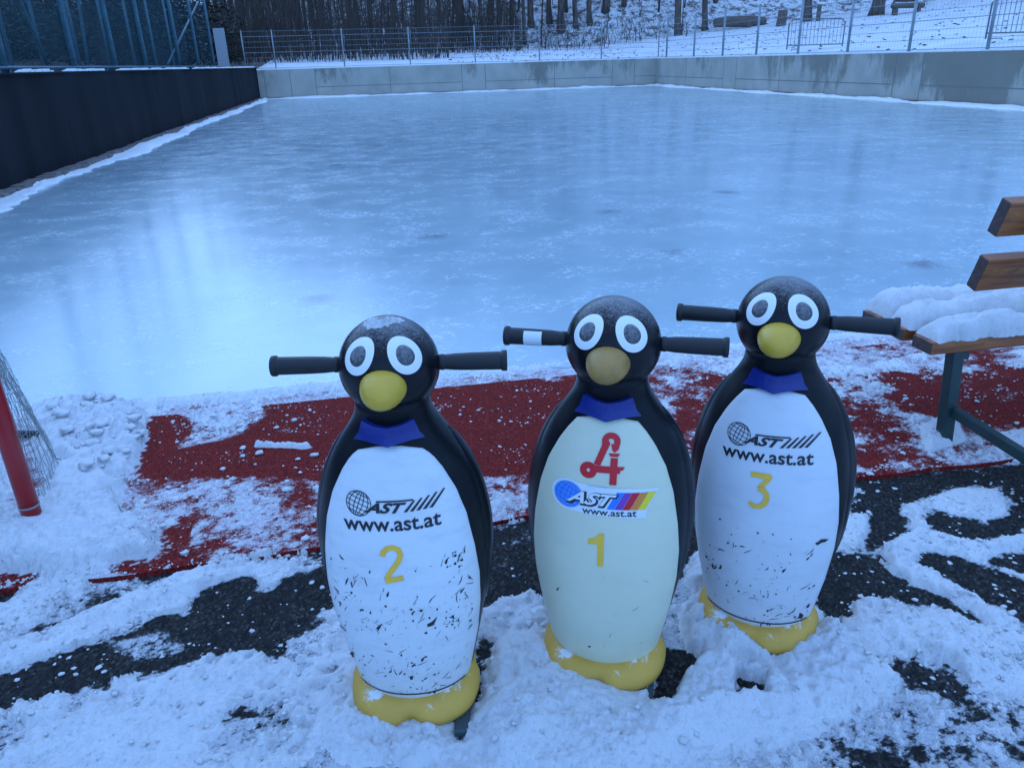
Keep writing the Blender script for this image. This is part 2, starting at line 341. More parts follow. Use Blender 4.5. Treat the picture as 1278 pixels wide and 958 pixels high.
xr = ramp(nt, math_(nt, 'MULTIPLY', sz.outputs['X'], .05), [(.1, .21), (.5, .175), (.8, .16)])
thr = math_(nt, 'ADD', math_(nt, 'MULTIPLY', hz, xr), math_(nt, 'MULTIPLY', lx, .5))
f = ramp(nt, math_(nt, 'ADD', nf, thr), [(.64, 0.0), (.72, .95)])
nt.links.new(mixc(nt, f, snowc, lit), b.inputs['Base Color']); b.inputs['Roughness'].default_value = .85
bump(nt, b, nf, .6, .15)
tag(grid_object('hillside', X, Y, Z, m), kind='structure')

a = MB(); a.add([(-9, -12, -.0), (16.0, -12, 0), (16.0, ICE0+.12, 0), (-9, ICE0+.12, 0)], [(0, 1, 2, 3)])
tag(a.build('yard_ground', M['asphalt']), kind='structure')
# rubber mat surface, a thin slab with a slightly ragged front edge
a = MB(); fe = []
for i in range(161):
    x = -4.4+i*.1; fe.append((x, 2.14+.02*math.sin(x*2.1)+.006*math.sin(x*17)))
top = [(x, y, .018) for x, y in fe]; bk = [(x, ICE0+.05, .018) for x, y in fe]; lo = [(x, y-.004, 0) for x, y in fe]; top2 = [(x, y+.01, .0183) for x, y in fe]
a.rings([lo, top, top2], cap=False, closed=False)
tag(a.build('rubber_path_edge', M['mat']), kind='structure')
# ice
a = MB(); ed = [(WL+i*(WR-WL)/120, ICE0+.03*math.sin(i*.9)+.02*math.sin(i*2.3)) for i in range(121)]
a.rings([[(x, y, .024-.016*0) for x, y in ed], [(x, WF, .024) for x, y in ed]], cap=False, closed=False)
a.add([(p[0], p[1], .024) for p in ed]+[(p[0], p[1]-.01, .0) for p in ed], [(i, i+1, i+122, i+121) for i in range(120)])
tag(a.build('ice_rink', M['ice']), kind='structure')

# ------------------------------------------------------------------ snow lying in the foreground
def P(*pts, z=0.0): return [G(px, py, z) for px, py in pts]
fx = np.concatenate([np.linspace(-4.4, -1.95, 60), np.arange(-1.9, 3.0, .006), np.linspace(3.05, 9, 90)])
fy = np.concatenate([np.linspace(-3, .8, 50), np.arange(.83, 2.6, .006), np.arange(2.6, 3.62, .010)])
X, Y = np.meshgrid(fx, fy)
fine_ = fbm(X, Y, 32, 4, .66, 3.1); med = fbm(X, Y, 7, 5, .55, 1.3); big_ = fbm(X, Y, 2.2, 4, .5, 7.7); grit = fbm(X, Y, 75, 2, .9, 5.5)
medge = 2.14+.02*np.sin(X*2.1)
T = np.where(Y > medge, .0-.0022+.011*big_+.010*med+.005*fine_, .0085+.013*med+.007*fine_+.011*big_)
gz = np.where(Y > medge, .018, 0.0)
def feat(kind, pts, h, fea=.03, amp=.045, tex=0.006, z=0.0, wdt=.03):
    global T
    pp = P(*pts, z=z); d = sdpoly(X, Y, pp) if kind == 'poly' else sdline(X, Y, pp, wdt)
    d = d+amp*1.35*med+amp*1.0*fine_+amp*.35*grit
    if h < -.003: d = d-.012
    fea = fea*1.25; t = np.clip((fea-d)/(2*fea), 0, 1); t = t*t*(3-2*t)
    T = T*(1-t)+(h+tex*(fine_*.8+med+grit*.4))*t
B = -.015
# --- right asphalt: mostly bare with trails
feat('poly', [(1062, 598), (1300, 570), (1400, 700), (1400, 800), (1150, 765), (1030, 745), (1000, 700), (1060, 660)], B, tex=.007)
feat('poly', [(1155, 628), (1185, 612), (1250, 606), (1262, 628), (1230, 652), (1180, 640)], .016, .025, .03)
feat('line', [(1138, 640), (1150, 670), (1125, 690), (1090, 695), (1130, 712), (1190, 742), (1250, 775)], .024, .022, .03, wdt=.035)
feat('line', [(1400, 660), (1278, 678), (1215, 690), (1150, 672)], .022, .022, .03, wdt=.04)
feat('line', [(1215, 700), (1278, 720), (1330, 720)], .012, .02, .03, wdt=.012)
feat('poly', [(1052, 648), (1090, 640), (1082, 690), (1050, 720), (1040, 700)], .02, .02, .03)
feat('poly', [(1050, 755), (1100, 750), (1180, 765), (1265, 810), (1310, 850), (1200, 850), (1130, 820), (1070, 800)], .026, .025, .03)
feat('poly', [(1120, 820), (1190, 830), (1200, 870), (1150, 890), (1125, 860)], B, .04, .06, tex=.012)
feat('poly', [(1150, 905), (1278, 890), (1320, 960), (1130, 960)], -.004, .06, .06, tex=.014)
feat('poly', [(1020, 830), (1100, 850), (1060, 900), (1010, 870)], .0, .06, .05, tex=.012)
feat('poly', [(1060, 860), (1278, 870), (1330, 980), (960, 980), (1000, 930)], .001, .08, .07, tex=.018)
feat('poly', [(820, 930), (960, 915), (1000, 980), (800, 980)], .003, .06, .06, tex=.016)
feat('poly', [(1020, 700), (1090, 690), (1100, 740), (1040, 750)], B, .02, .03)
# --- left asphalt bands
feat('poly', [(-60, 716), (55, 714), (50, 726), (0, 750), (-60, 770)], B, .012, .012)
feat('poly', [(20, 795), (60, 760), (120, 712), (240, 700), (250, 716), (200, 735), (120, 775), (60, 800), (-40, 830), (-40, 800)], -.003, .03, .04, tex=.013)
feat('poly', [(120, 706), (240, 698), (258, 712), (170, 724)], B, .012, .02)
feat('poly', [(-40, 890), (-40, 850), (60, 830), (150, 792), (200, 772), (238, 762), (262, 732), (298, 716), (330, 738), (400, 716), (440, 740), (360, 792), (340, 812), (250, 816), (160, 842), (60, 872)], B, .018, .025, tex=.009)
feat('poly', [(130, 800), (210, 790), (230, 812), (170, 826)], .002, .03, .04, tex=.012)
feat('line', [(-30, 830), (60, 805), (150, 765), (230, 733), (280, 712), (340, 700), (420, 690)], .028, .02, .02, wdt=.042)
feat('poly', [(300, 895), (390, 885), (400, 920), (320, 925)], -.001, .04, .06, tex=.014)
feat('poly', [(-20, 900), (40, 885), (40, 925), (-20, 935)], .0, .03, .05, tex=.012)
# --- between and round the penguins
feat('poly', [(598, 660), (668, 652), (690, 740), (660, 770), (600, 760)], B, .015, .03, tex=.01)
feat('poly', [(604, 800), (628, 815), (612, 870), (602, 918), (572, 922), (590, 860)], B, .010, .012)
feat('poly', [(845, 640), (890, 660), (890, 720), (850, 720)], B, .02, .03)
feat('poly', [(596, 770), (660, 745), (690, 755), (690, 790), (640, 800), (600, 790)], .03, .02, .03, tex=.012)
feat('poly', [(625, 812), (660, 790), (690, 800), (740, 850), (800, 890), (860, 830), (880, 790), (900, 740), (930, 780), (960, 830), (1030, 800), (1060, 830), (1100, 850), (1000, 900), (900, 930), (760, 970), (620, 960), (600, 920)], .052, .05, .05, tex=.022)
feat('poly', [(625, 820), (665, 800), (720, 870), (730, 920), (640, 930)], .062, .04, .03, tex=.02)
feat('poly', [(868, 700), (895, 705), (905, 760), (930, 800), (900, 850), (870, 830), (860, 760)], .06, .03, .03, tex=.02)
feat('poly', [(1000, 815), (1035, 785), (1100, 850), (1050, 870)], .055, .04, .03, tex=.018)
feat('poly', [(818, 880), (828, 812), (850, 815), (870, 830), (845, 850), (836, 880)], B, .010, .010)
feat('poly', [(925, 850), (950, 860), (948, 875), (922, 866)], B, .008, .012)
feat('poly', [(400, 840), (436, 830), (470, 890), (560, 925), (560, 960), (400, 930)], .035, .03, .03, tex=.015)
feat('poly', [(1020, 735), (1060, 725), (1062, 770), (1035, 775)], B, .015, .02)
# --- on the mat
zz = .018
feat('poly', [(180, 520), (215, 512), (330, 500), (410, 492), (470, 486), (640, 470), (700, 478), (712, 520), (690, 590), (640, 592), (560, 594), (410, 604), (360, 598), (270, 592), (190, 596), (160, 575)], -.0135, .02, .03, z=zz, tex=.005)
feat('poly', [(840, 480), (900, 470), (900, 520), (850, 560)], -.009, .03, .04, z=zz, tex=.010)
feat('poly', [(1040, 470), (1120, 462), (1130, 520), (1180, 560), (1100, 590), (1060, 560)], -.007, .03, .05, z=zz, tex=.012)
feat('poly', [(215, 512), (330, 500), (330, 520), (290, 545), (225, 560), (245, 530)], .004, .03, .04, z=zz, tex=.014)
feat('line', [(322, 556), (384, 558)], .016, .008, .008, z=zz, wdt=.012, tex=.004)
feat('poly', [(188, 700), (195, 668), (240, 640), (262, 632), (232, 668), (236, 698), (170, 704)], -.010, .012, .025, z=zz)
feat('poly', [(410, 604), (560, 594), (600, 600), (660, 590), (670, 640), (600, 660), (580, 700), (420, 690)], -.0025, .03, .04, z=zz, tex=.009)
feat('poly', [(840, 560), (870, 540), (880, 640), (850, 640)], -.006, .03, .04, z=zz, tex=.012)
feat('poly', [(1130, 470), (1300, 455), (1300, 520), (1190, 530), (1120, 500)], -.013, .03, .05, z=zz, tex=.008)
feat('poly', [(1100, 560), (1180, 545), (1300, 535), (1300, 575), (1120, 590)], -.001, .03, .05, z=zz, tex=.012)
feat('poly', [(1148, 535), (1190, 520), (1200, 548), (1160, 560)], .035, .02, .02, z=zz, tex=.01)
feat('poly', [(1230, 545), (1300, 535), (1300, 560)], .022, .02, .02, z=zz, tex=.01)
feat('poly', [(250, 600), (400, 600), (400, 690), (250, 695)], -.0035, .03, .05, z=zz, tex=.008)
# --- heap on the left
feat('poly', [(-60, 690), (30, 655), (60, 600), (40, 520), (60, 497), (140, 500), (180, 512), (178, 560), (140, 600), (150, 640), (190, 660), (190, 690), (140, 700), (80, 712), (-60, 716)], .05, .04, .05, z=.03, tex=.02)
feat('poly', [(-20, 690), (50, 650), (70, 580), (60, 530), (100, 540), (120, 600), (130, 660), (60, 700)], .085, .06, .05, z=.05, tex=.016)
feat('poly', [(60, 515), (170, 515), (170, 555), (120, 575), (80, 560)], .07, .03, .04, z=.04, tex=.03)
feat('poly', [(-200, 480), (10, 500), (30, 560), (36, 645), (-60, 680), (-200, 640)], .002, .03, .03, z=zz, tex=.009)
# --- ragged line of snow along the ice edge
ridge = np.exp(-((Y-ICE0-.02)/.045)**2)*(.012+.016*med+.01*big_)*np.clip(.65-X*.05, .3, 1); T = np.where(np.abs(Y-ICE0) < .13, np.maximum(T, ridge-.001), T)
T = np.where(Y > ICE0+.05, ridge-.004, T)
TF = T.copy()
def ground_sheet(name, y0, y1, zf, mat):
    jj = (fy >= y0-.02) & (fy <= y1+.02); Xs, Ys = X[jj][:, ::2], Y[jj][:, ::2].copy(); fr_ = np.clip((TF[jj][:, ::2]+.0150)/.0150, 0, 1)
    for j in range(Ys.shape[0]): pass
    mm_ = np.interp(Xs[0], [p[0] for p in fe], [p[1] for p in fe])
    if name == 'rubber_path': Ys = np.maximum(Ys, mm_[None, :])
    o = grid_object(name, Xs, Ys, np.full(Xs.shape, zf), mat, smooth=False); at_ = o.data.attributes.new('frost', 'FLOAT', 'POINT'); at_.data.foreach_set('value', fr_.astype(np.float32).ravel()); tag(o, kind='structure')
ground_sheet('rubber_path', 2.12, ICE0+.04, .0185, M['mat'])
ground_sheet('asphalt_ground', -3.1, 2.2, .004, M['asphalt'])
edge = np.exp(-(T/.012)**2); T = T+edge*(grit*.006+fine_*.005)
T = np.where(T > 0, .14*(1-np.exp(-np.maximum(T, 0)*1.25/.14))+.002, T)
gz = np.where(Y > ICE0-.02, .024, gz)
def worley(x, y, s_, seed=0):
    r_ = np.random.RandomState(seed); A, B_ = r_.rand(256, 256), r_.rand(256, 256); xi, yi = np.floor(x*s_).astype(int), np.floor(y*s_).astype(int); d = np.full(x.shape, 9.)
    for i in (-1, 0, 1):
        for j in (-1, 0, 1):
            a_, b_ = (xi+i) % 256, (yi+j) % 256; d = np.minimum(d, np.hypot(xi+i+A[a_, b_]-x*s_, yi+j+B_[a_, b_]-y*s_))
    return d
wx, wy = X+fine_*.012, Y+grit*.006
clod = .011*np.sqrt(np.clip(.62-worley(wx, wy, 26, 1), 0, 1))*np.clip(.2+3*fbm(X, Y, 4, 3, .6, 12.), 0, 1)+.005*np.sqrt(np.clip(.6-worley(wx, wy, 62, 2), 0, 1))*np.clip(.4+2.5*fbm(X, Y, 5, 3, .6, 15.), 0, 1)
lump = (clod*2.0+np.abs(fbm(X, Y, 11, 5, .66, 9.9))*.014*np.clip(.5+2.4*fbm(X, Y, 3.2, 4, .6, 2.2), .2, 1.4)+grit*.0022+fine_*.003+np.minimum(fbm(X, Y, 9, 3, .6, 4.4)+.22, 0)*.07)*np.clip(T/.03, 0, 1)
Zs = gz+np.where(T > 0, T+lump, np.maximum(T, -.012))-.003
snow = grid_object('snow_cover', X, Y, Zs, M['snow'], mask=(T > -.001)); tag(snow, 'trodden lumpy snow lying over dark asphalt and red matting', 'snow', kind='stuff')
def snow_h(x, y):
    i = np.argmin(abs(fx-x)); j = np.argmin(abs(fy-y)); return float(max(Zs[j, i], gz[j, i]))
# loose crumbs
a = MB(); ico = bmesh.new(); bmesh.ops.create_icosphere(ico, subdivisions=2, radius=1); iv = [v.co.copy() for v in ico.verts]; if_ = [tuple(v.index for v in f.verts) for f in ico.faces]; ico.free()
def blob(a, c, r, sq=.5, rough=.42, mi=0):
    r = r*.72
    s = random.random()*50; rz = random.random()*6.28; sx = random.uniform(.75, 1.4)
    pts = []
    from mathutils import noise as mn
    for q in iv:
        k = 1+rough*mn.noise(q*1.6+Vector((s, s, s)))*1.6
        x, y, z = q.x*k*sx, q.y*k, q.z*k*sq; pts.append((c[0]+r*(x*math.cos(rz)-y*math.sin(rz)), c[1]+r*(x*math.sin(rz)+y*math.cos(rz)), c[2]+r*z))
    a.add(pts, if_, mi)
def scatter(a, n, poly, rmin, rmax, z=0.0, pw=2.5):
    pp = P(*poly, z=z); x0 = min(p[0] for p in pp); x1 = max(p[0] for p in pp); y0 = min(p[1] for p in pp); y1 = max(p[1] for p in pp); k = 0; t = 0
    while k < n and t < n*20:
        t += 1; x, y = random.uniform(x0, x1), random.uniform(y0, y1)
        if sdpoly(np.array([x]), np.array([y]), pp)[0] > 0: continue
        r = rmin+(rmax-rmin)*random.random()**pw; blob(a, (x, y, snow_h(x, y)+r*.3), r); k += 1
scatter(a, 46, [(60, 505), (185, 512), (185, 600), (120, 620), (90, 560)], .012, .04, .03, 1.2)
scatter(a, 60, [(100, 600), (400, 600), (420, 700), (150, 700)], .004, .02, .02)
scatter(a, 70, [(185, 515), (420, 495), (420, 600), (200, 600)], .004, .024, .02, 2)
scatter(a, 60, [(560, 490), (700, 480), (700, 600), (600, 600)], .003, .012, .02)
scatter(a, 120, [(860, 450), (1278, 450), (1278, 590), (900, 600)], .004, .016, .02)
scatter(a, 260, [(0, 720), (420, 690), (420, 800), (0, 880)], .003, .011)
scatter(a, 320, [(1030, 600), (1278, 600), (1278, 900), (1040, 860)], .003, .012)
scatter(a, 60, [(600, 740), (690, 740), (900, 880), (1100, 860), (1000, 958), (620, 958), (600, 860)], .003, .014, 0, 2.2)
scatter(a, 120, [(0, 880), (440, 830), (560, 958), (0, 958)], .003, .012)
scatter(a, 40, [(598, 660), (670, 655), (680, 760), (600, 760)], .003, .009)
ico = bmesh.new(); bmesh.ops.create_icosphere(ico, subdivisions=1, radius=1); iv = [v.co.copy() for v in ico.verts]; if_ = [tuple(v.index for v in f.verts) for f in ico.faces]; ico.free()
def clusters(a, n, poly, rmin, rmax):
    pp = P(*poly); x0 = min(p[0] for p in pp); x1 = max(p[0] for p in pp); y0 = min(p[1] for p in pp); y1 = max(p[1] for p in pp); k = 0
    for _ in range(n*6):
        if k > n: break
        cx_, cy_ = random.uniform(x0, x1), random.uniform(y0, y1); sp = random.uniform(.01, .07)
        for _q in range(int(random.expovariate(1/9))+1):
            x, y = cx_+random.gauss(0, sp), cy_+random.gauss(0, sp*.6)
            if sdpoly(np.array([x]), np.array([y]), pp)[0] > 0: continue
            r = rmin+(rmax-rmin)*random.random()**3; blob(a, (x, y, snow_h(x, y)+r*.3), r); k += 1
clusters(a, 900, [(0, 720), (420, 690), (420, 800), (0, 880)], .0018, .008)
clusters(a, 1300, [(1030, 600), (1278, 580), (1278, 958), (1100, 958), (1040, 800)], .0018, .009)
clusters(a, 300, [(598, 660), (670, 655), (690, 760), (600, 790)], .0018, .007)
clusters(a, 900, [(185, 500), (420, 495), (700, 470), (700, 600), (420, 690), (150, 690)], .0015, .007)
clusters(a, 900, [(860, 450), (1278, 450), (1278, 590), (900, 620)], .0015, .009)
tag(a.build('snow_crumbs', M['snow'], smooth=True), 'loose crumbs and clods of snow scattered over the ground', 'snow crumbs', kind='stuff')

# snow banks at the foot of the walls
def bank(name, axis, lo_, hi_, at_, sgn, wbase, h, label):
    n = int((hi_-lo_)/.08); t = np.linspace(lo_, hi_, n); s = np.linspace(0, 1, 14); TT, SS = np.meshgrid(t, s)
    wd = wbase*(1+.9*fbm(TT, TT*0, .5, 4)+.5*fbm(TT, TT*0+4, 5, 4, .7)); wd = np.maximum(wd, .02)
    hh = h*np.sqrt(np.clip(1-SS**1.6, 0, 1))*(1+.5*fbm(TT, SS*.5, 2.5, 4))*np.clip(.9+1.2*fbm(TT, TT*0, .5, 3, off=4), .15, 1.6)
    A = at_+sgn*wd*SS; Zb = .02+hh
    Xg, Yg = (A, TT) if axis == 'y' else (TT, A)
    tag(grid_object(name, Xg, Yg, Zb, M['far_snow']), label, 'snow', kind='stuff')
bank('snow_bank', 'y', 3.2, 41.4, WL+.17, 1, .27, .05, 'ragged strip of snow along the foot of the dark left wall')
bank('snow_bank', 'x', WL+.2, WR-.1, WF-.05, -1, .5, .07, 'thin line of snow along the foot of the far concrete wall')
bank('snow_bank', 'y', 6, 41.3, WR-.05, -1, .32, .055, 'line of snow along the foot of the right concrete wall')

# ------------------------------------------------------------------ walls
def concrete_wall(name, label, axis, lo_, hi_, face, sgn, h=1.335, brown=None):
    r = empty(name, (0, 0, 0)); tag(r, label, 'wall'); a = MB()
    def bx(t0, t1, d0, d1, z0, z1, mb, mi=0):
        p, q = sorted((face+sgn*d0, face+sgn*d1))
        mb.box((t0, p, z0), (t1, q, z1), mi) if axis == 'x' else mb.box((p, t0, z0), (q, t1, z1), mi)
    bx(lo_, hi_, 0, .28, -.1, h, a)
    a.build('wall_slab', M['concrete'], r, bevel=.01)
    j = MB(); random.seed(11 if axis == 'x' else 12); t = lo_
    while t < hi_-1:
        L = random.choice([3.1, 3.6, 4.1, 1.2]); t2 = min(t+L, hi_)
        bx(t2-.014, t2+.014, -.003, .05, .02, h-.006, j); zz_ = .5 if axis == 'x' else .47
        if L > 2: bx(t+.02, t2-.02, -.003, .05, zz_-.013, zz_+.013, j)
        t = t2
    j.build('panel_joints', M['joint'], r)
    c = MB(); n = int((hi_-lo_)/.25)
    for k in range(n):
        t0 = lo_+k*(hi_-lo_)/n; bx(t0, t0+(hi_-lo_)/n, .0+random.random()*.05, .27, h+.001, h+.03+random.random()*.035, c)
    c.build('snow_cap', M['far_snow'], r)
    s = MB(); bx(lo_, hi_, -.05, -.003, .0, .075, s); s.build('base_board', M['rust_board'], r)
    return r
concrete_wall('concrete_wall', 'pale grey concrete wall across the far end of the ice', 'x', WL-.9, WR+.28, WF, 1)
concrete_wall('concrete_wall', 'damp stained grey concrete wall along the right side of the rink', 'y', -6, WF-.005, WR, 1, 1.325)
# dark left wall
r = tag(empty('board_wall', (0, 0, 0)), 'long black panelled wall along the left side of the ice with snow on its top', 'wall')
a = MB(); n = 260; ts = [(-6+i*(41.2+6)/n) for i in range(n+1)]
wob = lambda t, z: .012*math.sin(t*2.3)+.008*math.sin(t*5.1+z)+(.02*math.sin(t*.9))
zs = [.07, .4, .8, 1.2, 1.44]
for i in range(len(zs)-1):
    a.add([(WL+wob(t, zs[i]), t, zs[i]) for t in ts]+[(WL+wob(t, zs[i+1]), t, zs[i+1]) for t in ts], [(k, k+1, k+n+2, k+n+1) for k in range(n)])
a.box((WL-.2, -6, -.05), (WL-.05, 41.2, 1.43)); a.box((WL-.2, -6, 1.43), (WL+.03, 41.2, 1.455)); a.box((WL-.2, 41.18, .05), (WL+.02, 41.22, 1.44))
a.build('wall_panels', M['board'], r)
k = MB(); n = 200
for i in range(n):
    t0 = -6+i*47.2/n; q = random.random()
    k.box((WL-.1, t0, 0), (WL+.16+.04*q, t0+47.2/n*.98, .085+.02*random.random()))
k.build('kerb', M['kerb'], r, bevel=.006)
c = MB(); t = 5.
while t < 41:
    L = random.uniform(.3, 1.1)
    if random.random() < .72:
        m_ = int(L/.06)
        for q in range(m_):
            e = math.sin(math.pi*(q+.5)/m_)**.5; c.box((WL-.13+random.random()*.03, t+q*.06, 1.456), (WL+.0+random.random()*.05, t+q*.06+.062, 1.46+.045*e*random.uniform(.5, 1)))
    t += L*random.uniform(.9, 1.2)
c.build('snow_cap', M['far_snow'], r, bevel=.006)

# rail and tall ball netting left
r = tag(empty('net_fence', (-4.85, 20, 1.4)), 'tall blue green ball net on poles above the black wall', 'fence')
def rel(mb, name, mat, root, **kw):
    o = mb.build(name, mat, root, **kw); o.location = -root.location; return o
YP = [5.0, 7.6, 10.3, 12.98, 16.04, 18.65, 21.3, 25.3, 28.3, 31.4]
for i, y in enumerate(YP):
    a = MB(); a.tube([(-4.85, y, 1.3), (-4.85, y, 5.4)], .055 if i < 5 else .05, 10); rel(a, 'post', M['green_post'], r, smooth=True)
a = MB(); a.tube([(-4.78, 3, 1.52), (-4.78, 33.6, 1.52)], .025, 8); a.tube([(-4.78, 3, 5.4), (-4.78, 31.4, 5.4)], .025, 8)
y = 3.4
while y < 33: a.box((-4.8, y, 1.38), (-4.76, y+.06, 1.52)); y += 1.3
rel(a, 'rail', M['green_post'], r)
for (y0, z0, y1, z1) in ((17.35, 1.5, 18.2, 5.2), (24.5, 1.6, 31.2, 3.6), (13.1, 5.2, 15.2, 1.5)):
    a = MB(); a.tube([(-5.0, y0, z0), (-5.0, y1, z1)], .03, 8); rel(a, 'brace', M['green_post'], r, smooth=True)
a = MB(); a.add([(-4.9, 3, 1.4), (-4.9, 31.4, 1.4), (-4.9, 31.4, 5.4), (-4.9, 3, 5.4)], [(0, 1, 2, 3)]); rel(a, 'netting', M['net'], r)
a = MB()
for s_ in range(4):
    y0 = 12+s_*4.5; a.tube([(-4.93, y0+4.5*q/10, 3.0+s_*.15+.35*(q/10-.5)**2*4) for q in range(11)], .012, 5)
rel(a, 'slack_rope', M['wire'], r)
r = tag(empty('court_fence', (-8, 30, 1.4)), 'second row of blue green poles with netting behind the first net', 'fence')
for y in (21.9, 24.0, 27.0, 30.2, 33.5, 37.0, 40.5, 44):
    a = MB(); a.tube([(-8, y, 1.1), (-8, y, 4.8)], .05, 8); rel(a, 'post', M['green_post'], r, smooth=True)
a = MB(); a.add([(-8.02, 15, 1.2), (-8.02, 44, 1.2), (-8.02, 44, 4.8), (-8.02, 15, 4.8)], [(0, 1, 2, 3)]); rel(a, 'netting', M['net'], r)
r = tag(empty('board_panel', (-5.35, 38, 1.3)), 'upright pale grey board at the end of the netting beside the fence', 'board')
a = MB(); a.box((-.35, 0, 0), (.12, .05, 1.75)); a.build('panel', simple('pale_board', (.3, .33, .36), .7), r, bevel=.01)
a = MB(); a.box((-.33, .05, -.3), (-.27, .11, 1.7)); a.build('post', M['grey_post'], r); a = MB(); a.box((.05, .05, -.3), (.11, .11, 1.7)); a.build('post', M['grey_post'], r)

# wire fences on the concrete walls
def wire_fence(label, axis, at_, posts, z0, hgt, pr, lo_, hi_, wires, vert):
    r = tag(empty('wire_fence', (at_ if axis == 'y' else posts[0], posts[0] if axis == 'y' else at_, z0)), label, 'fence')
    pt = lambda t, z: (t, at_, z) if axis == 'x' else (at_, t, z)
    for t in posts:
        a = MB(); a.tube([pt(t, z0-.05), pt(t, z0+hgt)], pr, 10); a.tube([pt(t, z0+hgt), pt(t, z0+hgt+.02)], pr*1.15, 10); rel(a, 'post', M['grey_post'], r, smooth=True)
    a = MB()
    for k in range(wires):
        z = z0+.08+k*(hgt-.12)/(wires-1); a.tube([pt(lo_, z), pt(hi_, z)], .006 if k % 3 else .010, 4)
    t = lo_
    while t < hi_: a.tube([pt(t, z0+.08), pt(t, z0+hgt-.04)], .0022, 3, cap=False); t += vert
    rel(a, 'wire_mesh', M['wire'], r)
wire_fence('thin grey wire mesh fence on top of the far concrete wall', 'x', 41.64, [-5.0, -3.6, -.34, 2.87, 6.14, 9.45, 12.73, 15.84], 1.33, 1.75, .032, -5.0, 15.8, 8, .14)
wire_fence('taller grey post and wire fence on top of the right concrete wall', 'y', 15.84, [10.2, 12.9, 15.6, 18.58, 21.61, 24.65, 27.71, 30.86, 33.92, 37.02, 40.48], 1.32, 1.85, .045, 8, 41.5, 8, .14)

# ------------------------------------------------------------------ things behind the far wall
def tz(x, y): return float(terr(np.array([[x]]), np.array([[y]]))[0, 0])
def barrier(x, y, rz, label):
    r = tag(empty('crowd_barrier', (x, y, tz(x, y)), rz), label, 'barrier', 'crowd barriers standing in the snow'); a = MB()
    a.tube([(-1.1, 0, .05), (-1.1, 0, .95), (-1.0, 0, 1.07), (-.9, 0, 1.1), (.9, 0, 1.1), (1.0, 0, 1.07), (1.1, 0, .95), (1.1, 0, .05)], .024, 8)
    a.tube([(-1.1, 0, .2), (1.1, 0, .2)], .02, 8); a.build('frame', M['rust_steel'], r, smooth=True)
    a = MB()
    for k in range(14): a.tube([(-.98+k*.151, 0, .2), (-.98+k*.151, 0, 1.09)], .009, 5)
    a.build('bars', M['rust_steel'], r)
    for s in (-1, 1):
        a = MB(); a.tube([(s*.8, -.28, .02), (s*.8, -.25, .06), (s*.8, .25, .06), (s*.8, .28, .02)], .018, 6); a.build('foot', M['rust_steel'], r)
M['rust_steel'] = simple('galvanised_dull', (.16, .17, .19), .5, .3, 6, metal=.4)
barrier(17.6, 29.6, rad(-6), 'grey steel crowd barrier between two fence posts behind the right wall, left of the other')
barrier(18.6, 20.6, rad(-4), 'grey steel crowd barrier cut by the right edge of the photo')
def atd(px, py, y):
    d = ray(px, py); return CAMP+d*y/d[1]
# lying log, stumps, blocks, log pile
x, y = atd(925, 20, 55)[:2]; z = tz(x, y)
r = MB(); r.tube([(-1.9, 0, .32), (-.9, .05, .38), (.6, 0, .36), (1.8, .05, .33)], [.3, .36, .36, .3], 12); o = r.build('fallen_log', M['grey_wood'], smooth=True); o.location = (x, y, z+.05); tag(o, 'long brown log lying on the snow above the corner of the rink', 'log')
for (px, py, dd, wd, hh, lb) in ((975, 26, 52, .55, .95, 'square brown wooden block in the snow right of the lying log'), (1021, 24, 52, .35, 1.0, 'narrow leaning brown slab in the snow by a tree'), (935, 30, 54, .3, .5, 'small stub of wood left of the long log')):
    x, y = atd(px, py, dd)[:2]; a = MB(); rr = [[(wd*.5*math.copysign(abs(math.cos(t))**.4, math.cos(t))*k+.04*z_, wd*.4*math.copysign(abs(math.sin(t))**.4, math.sin(t))*k, z_) for t in [2*math.pi*q/16 for q in range(16)]] for z_, k in ((-.1, 1.1), (.3*hh, 1), (hh*.95, .97), (hh, .9))]
    a.rings(rr); o = a.build('wooden_block', M['grey_wood'], smooth=False); o.location = (x, y, tz(x, y)); o.rotation_euler = (0, rad(3), random.random()); tag(o, lb, 'block')
x, y = atd(1132, 14, 48)[:2]; r = tag(empty('log_bench', (x, y, tz(x, y))), 'low rustic bench of dark logs with a backrest in the snow', 'bench')
a = MB(); a.tube([(-1.1, 0, .45), (1.1, 0, .45)], .16, 10); a.build('seat', M['grey_wood'], r, smooth=True)
a = MB(); a.tube([(-.8, .25, .8), (.8, .25, .8)], .13, 10); a.build('backrest', M['grey_wood'], r, smooth=True)
for s in (-.8, .8): a = MB(); a.tube([(s, 0, -.1), (s, 0, .35)], .15, 10); a.tube([(s, .25, -.1), (s, .27, .8)], .07, 8); a.build('leg', M['grey_wood'], r, smooth=True)

